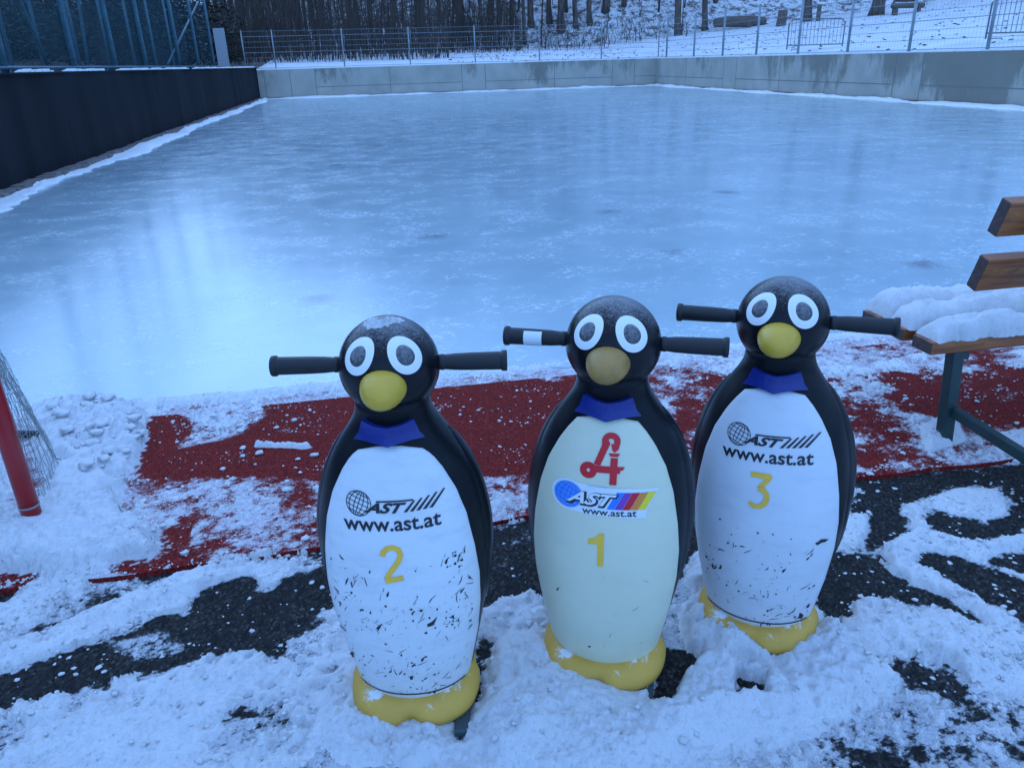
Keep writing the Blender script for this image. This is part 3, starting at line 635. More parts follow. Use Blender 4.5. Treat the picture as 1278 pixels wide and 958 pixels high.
# bare trees: eight kinds of trunk and branching, copied
def tree_meshes(k):
    random.seed(100+k); H = random.uniform(13, 19); a = MB(); b = MB(); r0 = random.uniform(.14, .26)
    lean = Vector((random.uniform(-.05, .05), random.uniform(-.05, .05), 1)); pts = []; p = Vector((0, 0, -.5))
    n = 12
    for i in range(n+1):
        pts.append(p.copy()); p += (lean+Vector((random.uniform(-.06, .06), random.uniform(-.06, .06), 0)))*(H/n)
    a.tube(pts, [r0*1.5]+[r0*(1-.9*i/n) for i in range(1, n+1)], 8)
    def br(p, d, L, r, lv):
        q = [p]; dd = d.copy()
        for s_ in range(4): dd = (dd+Vector((random.uniform(-.2, .2), random.uniform(-.2, .2), random.uniform(-.02, .2)))).normalized(); q.append(q[-1]+dd*L/4)
        b.tube(q, [r, r*.8, r*.6, r*.4, r*.2], 4 if lv < 2 else 3, cap=False)
        if lv < 3:
            for _ in range(5 if lv == 1 else 3):
                t = random.choice(q[1:]); nd = (dd+Vector((random.uniform(-1, 1), random.uniform(-1, 1), random.uniform(-.3, .8)))*.8).normalized(); br(t, nd, L*random.uniform(.4, .65), r*.45, lv+1)
    for i in range(3, n+1):
        for _ in range(3 if i > 4 else 1):
            an = random.random()*6.28; d = Vector((math.cos(an), math.sin(an), random.uniform(.2, .9))).normalized(); br(pts[i], d, (H-pts[i].z)*.3+1.2, r0*.32*(1.1-i/n), 1)
    return a, b
protos = []
FT = dict(g='bare trees standing in the wood behind the far wall')
kinds = ['slim straight bare tree with dark bark', 'bare tree with a slightly crooked dark trunk', 'stout bare tree with brown bark', 'thin leaning bare tree', 'tall bare tree with a few low branches', 'bare tree with pale brown trunk']
for k in range(6):
    a, b = tree_meshes(k); r = empty('bare_tree', (0, 0, 0)); t1 = a.build('trunk', M['bark'], r, smooth=True); t2 = b.build('crown', M['twig'], r)
    protos.append((r, [t1, t2], False))
used = [False]*6
def place_tree(k, x, y, s, label, group, rz=None, zz_=None):
    r, ch, _ = protos[k]
    if used[k]:
        c = r.copy(); COL.objects.link(c)
        for o in ch: q = o.copy(); COL.objects.link(q); q.parent = c
    else: c = r; used[k] = True
    c.location = (x, y, (tz(x, y) if zz_ is None else zz_)-.1); c.rotation_euler = (0, 0, random.random()*6.28 if rz is None else rz); c.scale = (s[0], s[0], s[1]); tag(c, label, 'tree', group)
random.seed(5)
# trunks one can tell apart, by where they stand
tr = [(375, 66, 1.5), (402, 66, 1.2), (492, 62, 1.0), (525, 62, 1.1), (575, 62, 1.3), (612, 64, 1.1), (638, 62, 1.0), (655, 60, .9), (663, 62, 1.2), (686, 62, 1.1), (700, 61, 1.2), (707, 63, .8), (719, 61, 1.0), (737, 61, 1.3), (755, 62, 1.4), (778, 62, .9), (795, 64, .8), (848, 56, 1.4), (880, 57, 1.2), (890, 60, 1.0), (300, 64, 1.2), (338, 63, 1.0), (440, 63, 1.2), (465, 65, 1.0), (550, 64, .9)]
for i, (px, dd, s) in enumerate(tr):
    x, y = atd(px, 40, dd)[:2]
    place_tree(i % 6, x, y, (s, 1), kinds[i % 6]+', %s from the left at the wood edge' % ['first', 'second', 'third', 'fourth', 'fifth', 'sixth', 'seventh', 'eighth', 'ninth', 'tenth', 'eleventh', 'twelfth', 'thirteenth', 'fourteenth', 'fifteenth', 'sixteenth', 'seventeenth', 'eighteenth', 'nineteenth', 'twentieth', 'twenty-first', 'twenty-second', 'twenty-third', 'twenty-fourth', 'twenty-fifth'][sorted(tr).index((px, dd, s))], FT['g'])
for i, (px, dd, s, lb) in enumerate(((1007, 53, 1.7, 'dark bare trunk between the wooden block and the leaning slab'), (1092, 50, 2.3, 'thickest bare trunk, left of the log bench'), (1274, 46, 1.5, 'bare trunk at the right edge of the photo'), (1050, 60, 1.3, 'slim bare trunk behind the leaning slab'))):
    x, y = atd(px, 20, dd)[:2]; place_tree([2, 0, 4, 1][i], x, y, (s, 1), lb, 'bare trees on the right')
for i in range(95):
    az = rad(random.uniform(-9, 42)); d = random.uniform(68, 105)
    x, y = d*math.sin(az), d*math.cos(az)
    if y < 62: continue
    place_tree(random.randrange(6), x, y, (random.uniform(.8, 1.4), random.uniform(.85, 1.2)), 'bare tree deep in the wood on the snowy hillside', 'bare trees deep in the wood')
for i in range(9):
    az = rad(-15-i*1.7-random.random()); d = random.uniform(44, 60); x, y = d*math.sin(az), d*math.cos(az)
    place_tree(random.randrange(6), x, y, (.9, .62), 'bare tree behind the ball netting among dark evergreens', 'bare trees behind the netting', zz_=1.5)

# thicket of thin stems
random.seed(21); a = MB()
for i in range(1500):
    px = random.uniform(262, 650) if i < 1350 else random.uniform(640, 860); dd = random.uniform(48.5, 60) if px < 560 else random.uniform(54, 62)
    x, y = atd(px, 40, dd)[:2]; z = tz(x, y)-.05; H = random.uniform(1.2, 6.5) if i < 1350 else random.uniform(.5, 1.5); an = random.random()*6.28; le = random.uniform(0, .25); r0 = random.uniform(.008, .035)
    q = [(x+math.cos(an)*le*t*H+random.uniform(-.05, .05), y+math.sin(an)*le*t*H, z+H*t) for t in (0, .3, .65, 1)]; a.tube(q, [r0, r0*.8, r0*.5, r0*.2], 3, cap=False)
    for _ in range(3):
        b_ = q[random.choice((1, 2))]; a2 = random.random()*6.28; L = random.uniform(.3, 1.4); a.tube([b_, (b_[0]+math.cos(a2)*L*.6, b_[1]+math.sin(a2)*L*.6, b_[2]+L)], [r0*.5, r0*.2], 3, cap=False)
for i in range(380):
    px = random.uniform(262, 650) if i < 270 else random.uniform(640, 1278); dd = random.uniform(57, 90); x, y = atd(px, 40, dd)[:2]; z = tz(x, y)-.1; H = random.uniform(7, 12); r0 = random.uniform(.025, .10); le = random.gauss(0, .06)
    a.tube([(x, y, z), (x+le*H*.4, y, z+H*.4), (x+le*H+random.gauss(0, .3), y, z+H)], [r0, r0*.8, r0*.3], 5, cap=False)
    for _ in range(4):
        t = random.uniform(.25, .9); a2 = random.random()*6.28; L = random.uniform(.8, 2.5); a.tube([(x+le*H*t, y, z+H*t), (x+le*H*t+math.cos(a2)*L*.7, y+math.sin(a2)*L*.7, z+H*t+L*.8)], [r0*.35, r0*.1], 3, cap=False)
tag(a.build('thicket', M['twig']), 'dense brown thicket of thin bare stems behind the far fence', 'thicket', kind='stuff')
a = MB()
for i in range(700):
    px = random.uniform(560, 1278); dd = random.uniform(42.3, 58); x, y = atd(px, 40, dd)[:2]
    if x > 16.5 and random.random() < .5: y = random.uniform(20, 50); x = 16.5+random.random()*14
    if x < 16.3 and y < 42: continue
    z = tz(x, y); s = random.uniform(.03, .10)*(1.6 if random.random() < .12 else 1); an = random.random()*6.28
    a.add([(x+s*math.cos(an), y+s*math.sin(an), z+.02), (x-s*math.sin(an)*.7, y+s*math.cos(an)*.7, z+.05), (x-s*math.cos(an), y-s*math.sin(an), z+.02), (x+s*math.sin(an)*.7, y-s*math.cos(an)*.7, z+.0)], [(0, 1, 2, 3)])
tag(a.build('fallen_leaves', M['dead_leaf']), 'dark leaves and clods strewn on the snow behind the walls', 'leaves', kind='stuff')
# evergreens left
random.seed(31)
def evergreen_mesh():
    a = MB(); a.tube([(0, 0, -.5), (.1, 0, 2), (0, .1, 4)], [.2, .15, .06], 7); b = MB()
    for i in range(3800):
        u = random.random(); h = .3+u*5.2; R = 2.2*(1-(u-.35)**2*1.3)*random.random()**.35*(1+.35*math.sin(h*3+i % 7)); an = random.random()*6.28
        c = Vector((R*math.cos(an), R*math.sin(an), h)); d1 = Vector((random.uniform(-1, 1), random.uniform(-1, 1), random.uniform(-1, .6))).normalized(); d2 = d1.cross(Vector((random.random(), random.random(), random.random()))).normalized(); s = random.uniform(.07, .17)
        b.add([c-d1*s, c+d2*s*.5, c+d1*s, c-d2*s*.5], [(0, 1, 2, 3)])
    return a, b
a, b = evergreen_mesh(); eroot = empty('evergreen_bush', (0, 0, 0)); ech = [a.build('trunk', M['bark'], eroot), b.build('crown', M['leaf'], eroot)]; first = True
for i in range(26):
    az = rad(-9.6-i*1.1); d = random.uniform(40, 54) if i % 2 else random.uniform(54, 64); x, y = d*math.sin(az), d*math.cos(az)
    if first: c = eroot; first = False
    else:
        c = eroot.copy(); COL.objects.link(c)
        for o in ech: q = o.copy(); COL.objects.link(q); q.parent = c
    sx = random.uniform(1, 1.5); c.location = (x, y, 1.2); c.scale = (sx, sx, random.uniform(.8, 1.25)*(.7 if -22 < math.degrees(az) < -8 else 1)); c.rotation_euler = (0, 0, random.random()*6)
    tag(c, 'dark evergreen bush in the dense row behind the ball netting', 'bush', 'dark evergreen bushes behind the netting')

# ------------------------------------------------------------------ penguin skating aids
WB = ([.03, .10, .20, .24, .30, .42, .50, .58, .65, .70, .735, .76, .80], [.128, .142, .162, .170, .181, .190, .187, .172, .146, .113, .087, .074, .080])
DF = ([.03, .10, .20, .35, .50, .60, .70, .735, .76, .80], [.105, .122, .142, .155, .143, .122, .092, .080, .078, .085])
DB = ([.03, .10, .20, .35, .50, .60, .70, .735, .76, .80], [.10, .12, .14, .155, .15, .13, .10, .085, .08, .085])
def smooth_interp(z, tab):
    s = np.array([np.interp(z+dz, *tab) for dz in np.linspace(-.03, .03, 7)]); return float(s.mean())
def shell_pt(u, z, off=0.0):       # front surface of the shell; u = sideways
    def f(u_, z_):
        W = smooth_interp(z_, WB); D = smooth_interp(z_, DF); q = min(.9995, abs(u_)/W); return Vector((u_, -D*(1-q**2.15)**(1/2.15), z_))
    p = f(u, z)
    if off:
        e = .002; du = f(u+e, z)-f(u-e, z); dz = f(u, z+e)-f(u, z-e); n = du.cross(dz).normalized()
        if n.y > 0 and abs(u) < .1: n = -n
        p = p+n*off
    return p
def belly_off(z): return .007
BEL_HI = .722
def bprof(top, tw):
    zs_ = [.045, .06, .10, .20, .30, .38, .46, .54, .60, .65]
    ws = [.118, .127, .139, .159, .170, .172, .165, .151, .132, .106]
    return zs_+[.68, top-.010, top-.003, top], ws+[.085, tw, tw*.72, tw*.4]
def decal_mesh(bm, fn, off, mi, a, thick=0.0, step=.012):
    # cut a flat 2-D mesh (x = sideways, y = height) into a fine grid and lay it on a surface
    xs_ = [v.co.x for v in bm.verts]; ys_ = [v.co.y for v in bm.verts]
    if not xs_: return
    for ax, lo_, hi_ in ((0, min(xs_), max(xs_)), (1, min(ys_), max(ys_))):
        t = lo_+step
        while t < hi_:
            co = (t, 0, 0) if ax == 0 else (0, t, 0); no = (1, 0, 0) if ax == 0 else (0, 1, 0)
            bmesh.ops.bisect_plane(bm, geom=bm.verts[:]+bm.edges[:]+bm.faces[:], plane_co=co, plane_no=no); t += step
    bmesh.ops.triangulate(bm, faces=bm.faces[:]); bm.verts.index_update(); n = len(bm.verts)
    top = [fn(v.co.x, v.co.y, off) for v in bm.verts]; fs = [tuple(v.index for v in f.verts) for f in bm.faces]
    if thick:
        bot = [fn(v.co.x, v.co.y, off-thick) for v in bm.verts]
        fs2 = fs+[tuple(reversed([i+n for i in f])) for f in fs]+[(e.verts[0].index, e.verts[1].index, e.verts[1].index+n, e.verts[0].index+n) for e in bm.edges if e.is_boundary]
        a.add(top+bot, fs2, mi)
    else: a.add(top, fs, mi)
    bm.free()
def bm_poly(polys):
    bm = bmesh.new()
    for p in polys: bm.faces.new([bm.verts.new((x, y, 0)) for x, y in p])
    bmesh.ops.triangulate(bm, faces=bm.faces[:]); return bm
def bm_stroke(pts, wd):
    bm = bmesh.new(); L = []; R = []
    for i, (x, y) in enumerate(pts):
        x0, y0 = pts[max(0, i-1)]; x1, y1 = pts[min(len(pts)-1, i+1)]; dx, dy = x1-x0, y1-y0; l = math.hypot(dx, dy) or 1; w_ = wd/2
        if 0 < i < len(pts)-1:
            ax, ay = x-x0, y-y0; bx_, by_ = x1-x, y1-y; ca = (ax*bx_+ay*by_)/((math.hypot(ax, ay)*math.hypot(bx_, by_)) or 1); w_ = w_/max(.5, math.sqrt(max(.01, (1+ca)/2)))
        L.append(bm.verts.new((x-dy/l*w_, y+dx/l*w_, 0))); R.append(bm.verts.new((x+dy/l*w_, y-dx/l*w_, 0)))
    for i in range(len(pts)-1): bm.faces.new((L[i], R[i], R[i+1], L[i+1]))
    return bm
def bm_text(s, size, cx, cy, width=None, shear=0.0, bold=0.0, rot=0.0):
    cu = bpy.data.curves.new('t', 'FONT'); cu.body = s; cu.size = 1; cu.shear = shear; cu.offset = bold; cu.align_x = 'CENTER'; cu.align_y = 'CENTER'; cu.resolution_u = 4
    o = bpy.data.objects.new('t', cu); COL.objects.link(o); dg = bpy.context.evaluated_depsgraph_get(); me = o.evaluated_get(dg).to_mesh()
    bm = bmesh.new(); bm.from_mesh(me); o.evaluated_get(dg).to_mesh_clear(); bpy.data.objects.remove(o); bpy.data.curves.remove(cu)
    bmesh.ops.remove_doubles(bm, verts=bm.verts[:], dist=1e-5)
    x0, x1 = min(v.co.x for v in bm.verts), max(v.co.x for v in bm.verts); y0, y1 = min(v.co.y for v in bm.verts), max(v.co.y for v in bm.verts)
    sy = size/(y1-y0); sx = (width/(x1-x0)) if width else sy; c, sn = math.cos(rot), math.sin(rot)
    for v in bm.verts:
        x, y = (v.co.x-(x0+x1)/2)*sx, (v.co.y-(y0+y1)/2)*sy; v.co.x = cx+x*c-y*sn; v.co.y = cy+x*sn+y*c; v.co.z = 0
    return bm
def circ(cx, cy, rx, ry=None, n=28, a0=0, a1=360):
    ry = ry or rx; return [(cx+rx*math.cos(rad(a0+(a1-a0)*i/n)), cy+ry*math.sin(rad(a0+(a1-a0)*i/n))) for i in range(n if a1-a0 == 360 else n+1)]
def globe_strokes(cx, cy, r, w_, tilt=-20):
    S = [circ(cx, cy, r, n=28)+[(cx+r, cy)]]; c, s = math.cos(rad(tilt)), math.sin(rad(tilt))
    def rt(p): return [(cx+x*c-y*s, cy+x*s+y*c) for x, y in p]
    for k in (.33, .75): S.append(rt([(k*r*math.cos(t), r*math.sin(t)) for t in np.linspace(-math.pi/2, 1.5*math.pi, 28)]))
    S.append(rt([(0, -r), (0, r)])); S.append(rt([(-r, 0), (r, 0)]))
    for k in (-.72, -.38, .38, .72):
        h = math.sqrt(1-k*k)*r; S.append(rt([(-h+2*h*i/8, k*r+(.0)*r) for i in range(9)]))
    return [bm_stroke(p, w_) for p in S]
HC = Vector((0, 0, .846)); HR = (.104, .100, .106)
def head_pt(az, el, off=0.0):
    d = Vector((math.sin(az)*math.cos(el)*HR[0], -math.cos(az)*math.cos(el)*HR[1], math.sin(el)*HR[2])); n = Vector((d.x/HR[0]**2, d.y/HR[1]**2, d.z/HR[2]**2)).normalized(); return HC+d+n*off

def tangent(az0, el0, x, y):        # x, y degrees across the sphere from a centre direction
    r_ = rad(math.hypot(x, y)) or 1e-9; t = math.atan2(y, x); d0 = Vector((math.sin(az0)*math.cos(el0), -math.cos(az0)*math.cos(el0), math.sin(el0)))
    ex = Vector((math.cos(az0), math.sin(az0), 0)); ey = d0.cross(ex)*-1; ey = ey if ey.z > 0 else -ey
    d = d0*math.cos(r_)+(ex*math.cos(t)+ey*math.sin(t))*math.sin(r_); return math.atan2(d.x, -d.y), math.asin(max(-1, min(1, d.z)))
def penguin(loc, rz, lean, label, belly_mat, beak_mat, btop, btw, marks, wear, seed, by=0.0):
    rnd = random.Random(seed); root = empty('penguin_skating_aid', loc, rz, lean[0], lean[1]); tag(root, label, 'skating aid', 'penguin skating aids standing in the snow')
    # shell
    a = MB(); rings = []
    for z in np.concatenate([np.linspace(.045, .74, 44), [.755, .77, .79]]):
        W = smooth_interp(z, WB); Df = smooth_interp(z, DF); Db = smooth_interp(z, DB); ring = []
        for k in range(56):
            t = 2*math.pi*k/56; c, s = math.cos(t), math.sin(t); e = 2/2.15
            ring.append((W*math.copysign(abs(c)**e, c), (Df if s < 0 else Db)*math.copysign(abs(s)**e, s), z))
        rings.append(ring)
    a.rings(rings); a.build('shell', M['black'], root, smooth=True)
    # folded wings: raised bands down each side that taper to a tip
    for sg in (-1, 1):
        a = MB(); rings = []
        for i in range(26):
            u = i/25; z = .70-.475*u; W = smooth_interp(z, WB); prof = math.sin(math.pi*min(1, u*1.02+.0))**.55 if 0 < u < 1 else 0
            hw = .085*prof+.004; th = .009*prof+.001; ang0 = rad(2)
            ring = []
            for k in range(16):
                t = 2*math.pi*k/16; ph = ang0+hw/.17*math.cos(t)*1.0; rr_ = 1+ (th*math.sin(t))/W
                Db = smooth_interp(z, DB); Df = smooth_interp(z, DF); s_ = math.sin(ph); dd = Db if s_ > 0 else Df
                ring.append((sg*W*rr_*math.cos(ph), dd*rr_*s_+.012, z))
            rings.append(ring)
        a.rings(rings); a.build('wing', M['black'], root, smooth=True)
    # belly
    zt, wt = bprof(btop, btw); a = MB(); nz, ns = 60, 40; V = []
    for i in range(nz+1):
        z = .045+(btop-.045)*i/nz; Wf = float(np.interp(z, zt, wt))
        for j in range(ns+1):
            s = -1+2*j/ns; s = math.copysign(abs(s)**.85, s); off = .0075*(1-abs(s)**10)*min(1, (btop-z)/.012+.15)-.0015*(abs(s) > .999)
            Wl = smooth_interp(z, WB); V.append(shell_pt(s*min(Wf, Wl*.985), z, off))
    a.add(V, [(i*(ns+1)+j, i*(ns+1)+j+1, (i+1)*(ns+1)+j+1, (i+1)*(ns+1)+j) for i in range(nz) for j in range(ns)], 0)
    OB = .0082; cl = []
    for _ in range(wear[0]):
        z = .085+(wear[1]-.085)*rnd.random()**1.3; Wf = float(np.interp(z, zt, wt)); u = rnd.uniform(-.85, .85)*Wf
        if rnd.random() < .55 and cl: cu_ = rnd.choice(cl); u = max(-.85*Wf, min(.85*Wf, cu_[0]+rnd.gauss(0, .022))); z = max(.085, min(wear[1], cu_[1]+rnd.gauss(0, .022)))
        elif rnd.random() < .12: cl.append((u, z))
        kd = rnd.random(); an = rnd.gauss(1.05, .35) if rnd.random() < .6 else rnd.uniform(0, 3.14); c, s = math.cos(an), math.sin(an)
        if kd < .62: L, w_, nn_ = .0006+.0032*rnd.random()**2.6, rnd.uniform(.4, 1), 7           # fleck
        elif kd < .90: L, w_, nn_ = rnd.uniform(.004, .013), rnd.uniform(.03, .07), 10        # scratch
        else: L, w_, nn_ = rnd.uniform(.003, .009)*(1.7 if rnd.random() < .25 else 1), rnd.uniform(.16, .34), 11   # gouge
        bend = rnd.gauss(0, .12); pl = []
        for q in range(nn_):
            t = 2*math.pi*q/nn_; x_ = L*math.cos(t)*(1+.15*rnd.gauss(0, 1)*(kd >= .62)); y_ = L*w_*math.sin(t)*rnd.uniform(.35, 1.5)*(1.0-.6*math.cos(t))+bend*(x_*x_)/L
            pl.append((u+x_*c-y_*s, z+x_*s+y_*c))
        pts = [shell_pt(x_, y_, OB) for x_, y_ in pl]; m_ = len(pts); cen = shell_pt(sum(p[0] for p in pl)/m_, sum(p[1] for p in pl)/m_, OB)
        a.add(pts+[cen], [(q, (q+1) % m_, m_) for q in range(m_)], 1)
    if wear[2]:
        zz0 = .088
        decal_mesh(bm_stroke([(-.118+.236*i/24, zz0+.006*abs(-1+2*i/24)**2) for i in range(25)], .0045), shell_pt, OB+.0003, 1, a)
    bo = a.build('belly', [M[belly_mat], M['scuff']], root, smooth=True)
    # bow tie
    a = MB(); bw = [(-.072, .697), (-.060, .715), (-.050, .748), (-.028, .742), (0, .738), (.028, .742), (.050, .748), (.060, .715), (.072, .697), (.045, .699), (.020, .696), (0, .690), (-.020, .696), (-.045, .699)]
    bw = [(x_*.93, (y_-.697)*.86+.711+by) for x_, y_ in bw]
    def bow_pt(u, z, off): return shell_pt(u, z, off)+Vector((0, -.008*math.cos(u*28)**2, 0))
    decal_mesh(bm_poly([bw]), bow_pt, .012, 0, a, thick=.012); bo_ = a.build('bow_tie', M['bow'], root, smooth=False)
    a = MB(); rings = []
    for q in range(9):
        t = math.pi*q/8; rings.append([(.016*math.sin(t)*math.cos(p_), -.090+.014*math.sin(t)*math.sin(p_), .728+by-.018*math.cos(t)) for p_ in [2*math.pi*w_/14 for w_ in range(14)]])
    a.rings(rings); a.build('knot', M['bow'], bo_, smooth=True)
    # head
    a = MB(); rings = []
    for q in range(1, 36):
        t = math.pi*q/36; rr_ = math.sin(t); lower = max(0, -(-math.cos(t)))
        k = 1-.10*max(0, math.cos(t))**2
        rings.append([(HR[0]*rr_*k*math.cos(p_), HR[1]*rr_*k*math.sin(p_), HC.z-HR[2]*math.cos(t)) for p_ in [2*math.pi*w_/48 for w_ in range(48)]])
    a.rings(rings); hd = a.build('head', M['head'], root, smooth=True)
    for sg in (-1, 1):
        az0, el0 = sg*rad(31), rad(30); tl = sg*rad(20)
        for nm, wv, hv, du, dv, of, mt in (('eye', 19, 22.5, 0, 0, .0012, 'white'), ('pupil', 10.5, 12, -sg*.3, -1.0, .0022, 'pupil')):
            a = MB(); ring0 = []; V = [head_pt(*tangent(az0, el0, du, dv), of)]; NR, NA = 5, 36
            for r_ in range(1, NR+1):
                for k in range(NA):
                    t = 2*math.pi*k/NA; ex = wv*r_/NR*math.cos(t)*(1-.10*math.sin(t)); ey = hv*r_/NR*math.sin(t); x_ = ex*math.cos(tl)+ey*math.sin(tl)*-1 if False else ex*math.cos(tl)-ey*math.sin(tl); y_ = ex*math.sin(tl)+ey*math.cos(tl)
                    V.append(head_pt(*tangent(az0, el0, x_+du, y_+dv), of if r_ < NR else of-.0012))
            F_ = [(0, 1+k, 1+(k+1) % NA) for k in range(NA)]+[(1+(r_-1)*NA+k, 1+(r_-1)*NA+(k+1) % NA, 1+r_*NA+(k+1) % NA, 1+r_*NA+k) for r_ in range(1, NR) for k in range(NA)]
            a.add(V, F_)
            if nm == 'eye': eo = a.build('eye', M[mt], hd, smooth=True)
            else: a.build('pupil', M[mt], hd, smooth=True)
    a = MB(); rings = []
    for q in range(20):
        t = q/19; y_ = -.075-.083*t; rr_ = math.sqrt(max(0, 1-t**2.1)); dz = -.004*t
        rings.append([((.0465*rr_+.0005)*math.cos(p_), y_, .836+dz+(.040*rr_+.0005)*math.sin(p_)) for p_ in [2*math.pi*w_/28 for w_ in range(28)]])
    a.rings(rings); a.build('beak', M[beak_mat], root, smooth=True)
    # handlebar
    a = MB(); a.tube([(-.235, .0, .852), (.235, .0, .852)], .0105, 14); hb = a.build('handlebar', M['steel'], root, smooth=True)
    for sg in (-1, 1):
        a = MB(); L = [(.100, .0125), (.104, .016), (.112, .0168), (.114, .0155), (.12, .0158), (.135, .0172), (.17, .0182), (.20, .0185), (.228, .0188), (.231, .0188), (.233, .0215), (.240, .0218), (.243, .021), (.2435, .017)]
        a.rings([[(sg*x_, r_*math.cos(t), .852+r_*math.sin(t)) for t in [2*math.pi*w_/22 for w_ in range(22)]] for x_, r_ in L]); g_ = a.build('grip', M['grip'], hb, smooth=True)
        if marks == 1 and sg == -1:
            a = MB(); V = []; na = 14
            for x_ in (-.195, -.158):
                for k in range(na+1): t = rad(205+110*k/na); V.append((x_, .0192*math.cos(t), .852+.0006+.0192*math.sin(t)*-1 if False else .852-.0192*math.sin(t)*-1*-1 if False else .852+.0192*math.sin(t+math.pi)*.999))
            V = []
            for x_ in (-.197, -.156):
                for k in range(na+1): t = rad(150+120*k/na-30); V.append((x_, .0193*math.cos(t), .852+.0193*math.sin(t)))
            a.add(V, [(k, k+1, na+2+k, na+1+k) for k in range(na)]); a.build('blank_sticker', M['s_white'], hb, smooth=True)
    # yellow two-footed base
    a = MB(); rings = []
    for (z, k) in ((.014, .90), (.020, .97), (.036, 1.0), (.060, .995), (.080, .96), (.094, .90), (.102, .83), (.105, .72), (.104, .6)):
        ring = []
        for w_ in range(80):
            t = 2*math.pi*w_/80; c, s = math.cos(t), math.sin(t); R_ = .154/(abs(c)**2.7+abs(s)**2.7)**(1/2.7)
            R_ *= 1.0
            if s < 0: R_ -= .020*math.exp(-((t-1.5*math.pi)/.16)**2)*(1 if z < .075 else .5)
            else: R_ *= .93
            tilt = .034*max(0, -s)*min(1, max(0, z-.03)/.05)   # lower towards the toes
            ring.append((R_*k*c, R_*k*s-.012, z-tilt))
        rings.append(ring)
    a.rings(rings); a.build('base', M['yellow'], root, smooth=True)
    for sg in (-1, 1):
        a = MB(); a.box((sg*.115-.016, -.175, -.004), (sg*.115+.016, .26, .022)); a.build('runner', M['runner'], root, bevel=.004)
    # printing
    o1, o2, o3 = OB+.0004, OB+.0008, OB+.0012
    if marks in (2, 3):
        lz = -.004 if marks == 2 else .006
        a = MB()
        for bm in globe_strokes(-.066, .596+lz, .0255, .0015): decal_mesh(bm, shell_pt, o1, 0, a)
        decal_mesh(bm_text('AST', .0215, -.012, .589+lz, .086, .45, .04), shell_pt, o2, 0, a)
        decal_mesh(bm_stroke([(-.030, .602+lz), (.044, .6035+lz)], .0032), shell_pt, o2, 0, a)
        for i in range(5):
            x_ = .028+i*.0125; lo_z = .5795+lz+.0008*i; hi_z = .602+lz+.0032*i; dx = (hi_z-lo_z)*.78; wq = .0042
            decal_mesh(bm_poly([[(x_-wq, lo_z), (x_+wq*.7, lo_z), (x_+dx+wq*.6, hi_z), (x_+dx-wq*.4, hi_z)]]), shell_pt, o2, 0, a)
        a.build('emblem', M['ink'], root)
        a = MB(); decal_mesh(bm_text('www.ast.at', .0265, -.002, .5535+lz, .196, 0, .018, rad(1.5)), shell_pt, o1, 0, a); a.build('web_address', M['ink'], root)
    if marks == 2:
        pts = [(-.020, .022), (-.018, .031), (-.010, .0395), (.002, .0415), (.013, .037), (.017, .026), (.013, .013), (.002, -.004), (-.009, -.018), (-.013, -.029), (-.012, -.036)]
        pts = pts[:-1]+[(-.014, -.036)]
        a = MB(); decal_mesh(bm_stroke([(x_-.004, y_+.460) for x_, y_ in pts], .0115), shell_pt, o1, 0, a); decal_mesh(bm_stroke([(-.022, .4240), (.015, .4320)], .012), shell_pt, o2, 0, a); a.build('number', M['digit'], root)
    if marks == 3:
        a = MB()
        for st in ([(-.022, .041), (.020, .040), (.021, .036)], [(.020, .038), (-.001, .009)], [(-.003, .008), (.009, .007), (.016, -.003), (.018, -.015), (.013, -.028), (.003, -.036), (-.009, -.037), (-.020, -.030)]):
            decal_mesh(bm_stroke([(x_-.010, y_+.476) for x_, y_ in st], .0112), shell_pt, o1+.0002*len(st), 0, a)
        a.build('number', M['digit'], root)
    if marks == 1:
        a = MB(); decal_mesh(bm_poly([[(-.0195, .490), (-.0195, .479), (.0, .480), (.0, .432), (.012, .432), (.012, .505), (.003, .505), (-.006, .494)]]), lambda u, z, o_: shell_pt(u*1.1-.006, (z-.47)*1.12+.420, o_), o1, 0, a); a.build('number', M['digit'], root)
        # red apothecary letter A
        a = MB(); ox, oz = .002, .0
        def tr_(p): return [(ox+x_*1.1, oz+(y_-.63)*1.06+.6175) for x_, y_ in p]
        c0, r0 = (-.031, .612), .0165
        ringp = circ(c0[0], c0[1], r0, n=32); inner = circ(c0[0], c0[1], .0035, n=32)
        bm = bmesh.new(); A_ = [bm.verts.new((*p_, 0)) for p_ in tr_(ringp)]; B_ = [bm.verts.new((*p_, 0)) for p_ in tr_(inner)]
        for i in range(32): bm.faces.new((A_[i], A_[(i+1) % 32], B_[(i+1) % 32], B_[i]))
        decal_mesh(bm, shell_pt, o1, 0, a)
        decal_mesh(bm_poly([tr_([(-.0215, .625), (-.0085, .624), (.0085, .668), (.0045, .676), (-.0045, .672)])]), shell_pt, o2, 0, a)
        hook = [(.0015, .667)]+[(.0095+.0118*math.cos(t), .6725+.0118*math.sin(t)) for t in np.linspace(rad(165), rad(-25), 12)]
        decal_mesh(bm_stroke(tr_([(-.0015, .660)]+hook[1:]), .0125), shell_pt, o3, 0, a)
        decal_mesh(bm_poly([tr_([(.010, .668), (.0265, .668), (.0245, .658), (.0175, .651), (.0125, .655)])]), shell_pt, o2, 0, a)
        decal_mesh(bm_poly([tr_([(-.031, .6235), (.038, .6235), (.034, .6165), (.030, .6165), (.029, .6095), (-.016, .6095)])]), shell_pt, o2, 0, a)
        decal_mesh(bm_poly([tr_([(.0105, .5865), (.024, .5865), (.024, .6405), (.0105, .6405)])]), shell_pt, o3, 0, a)
        decal_mesh(bm_poly([tr_([(.0065, .6495), (.0275, .6495), (.0245, .643), (.0095, .643)])]), shell_pt, o3, 0, a)
        a.build('red_emblem', M['logo_red'], root)
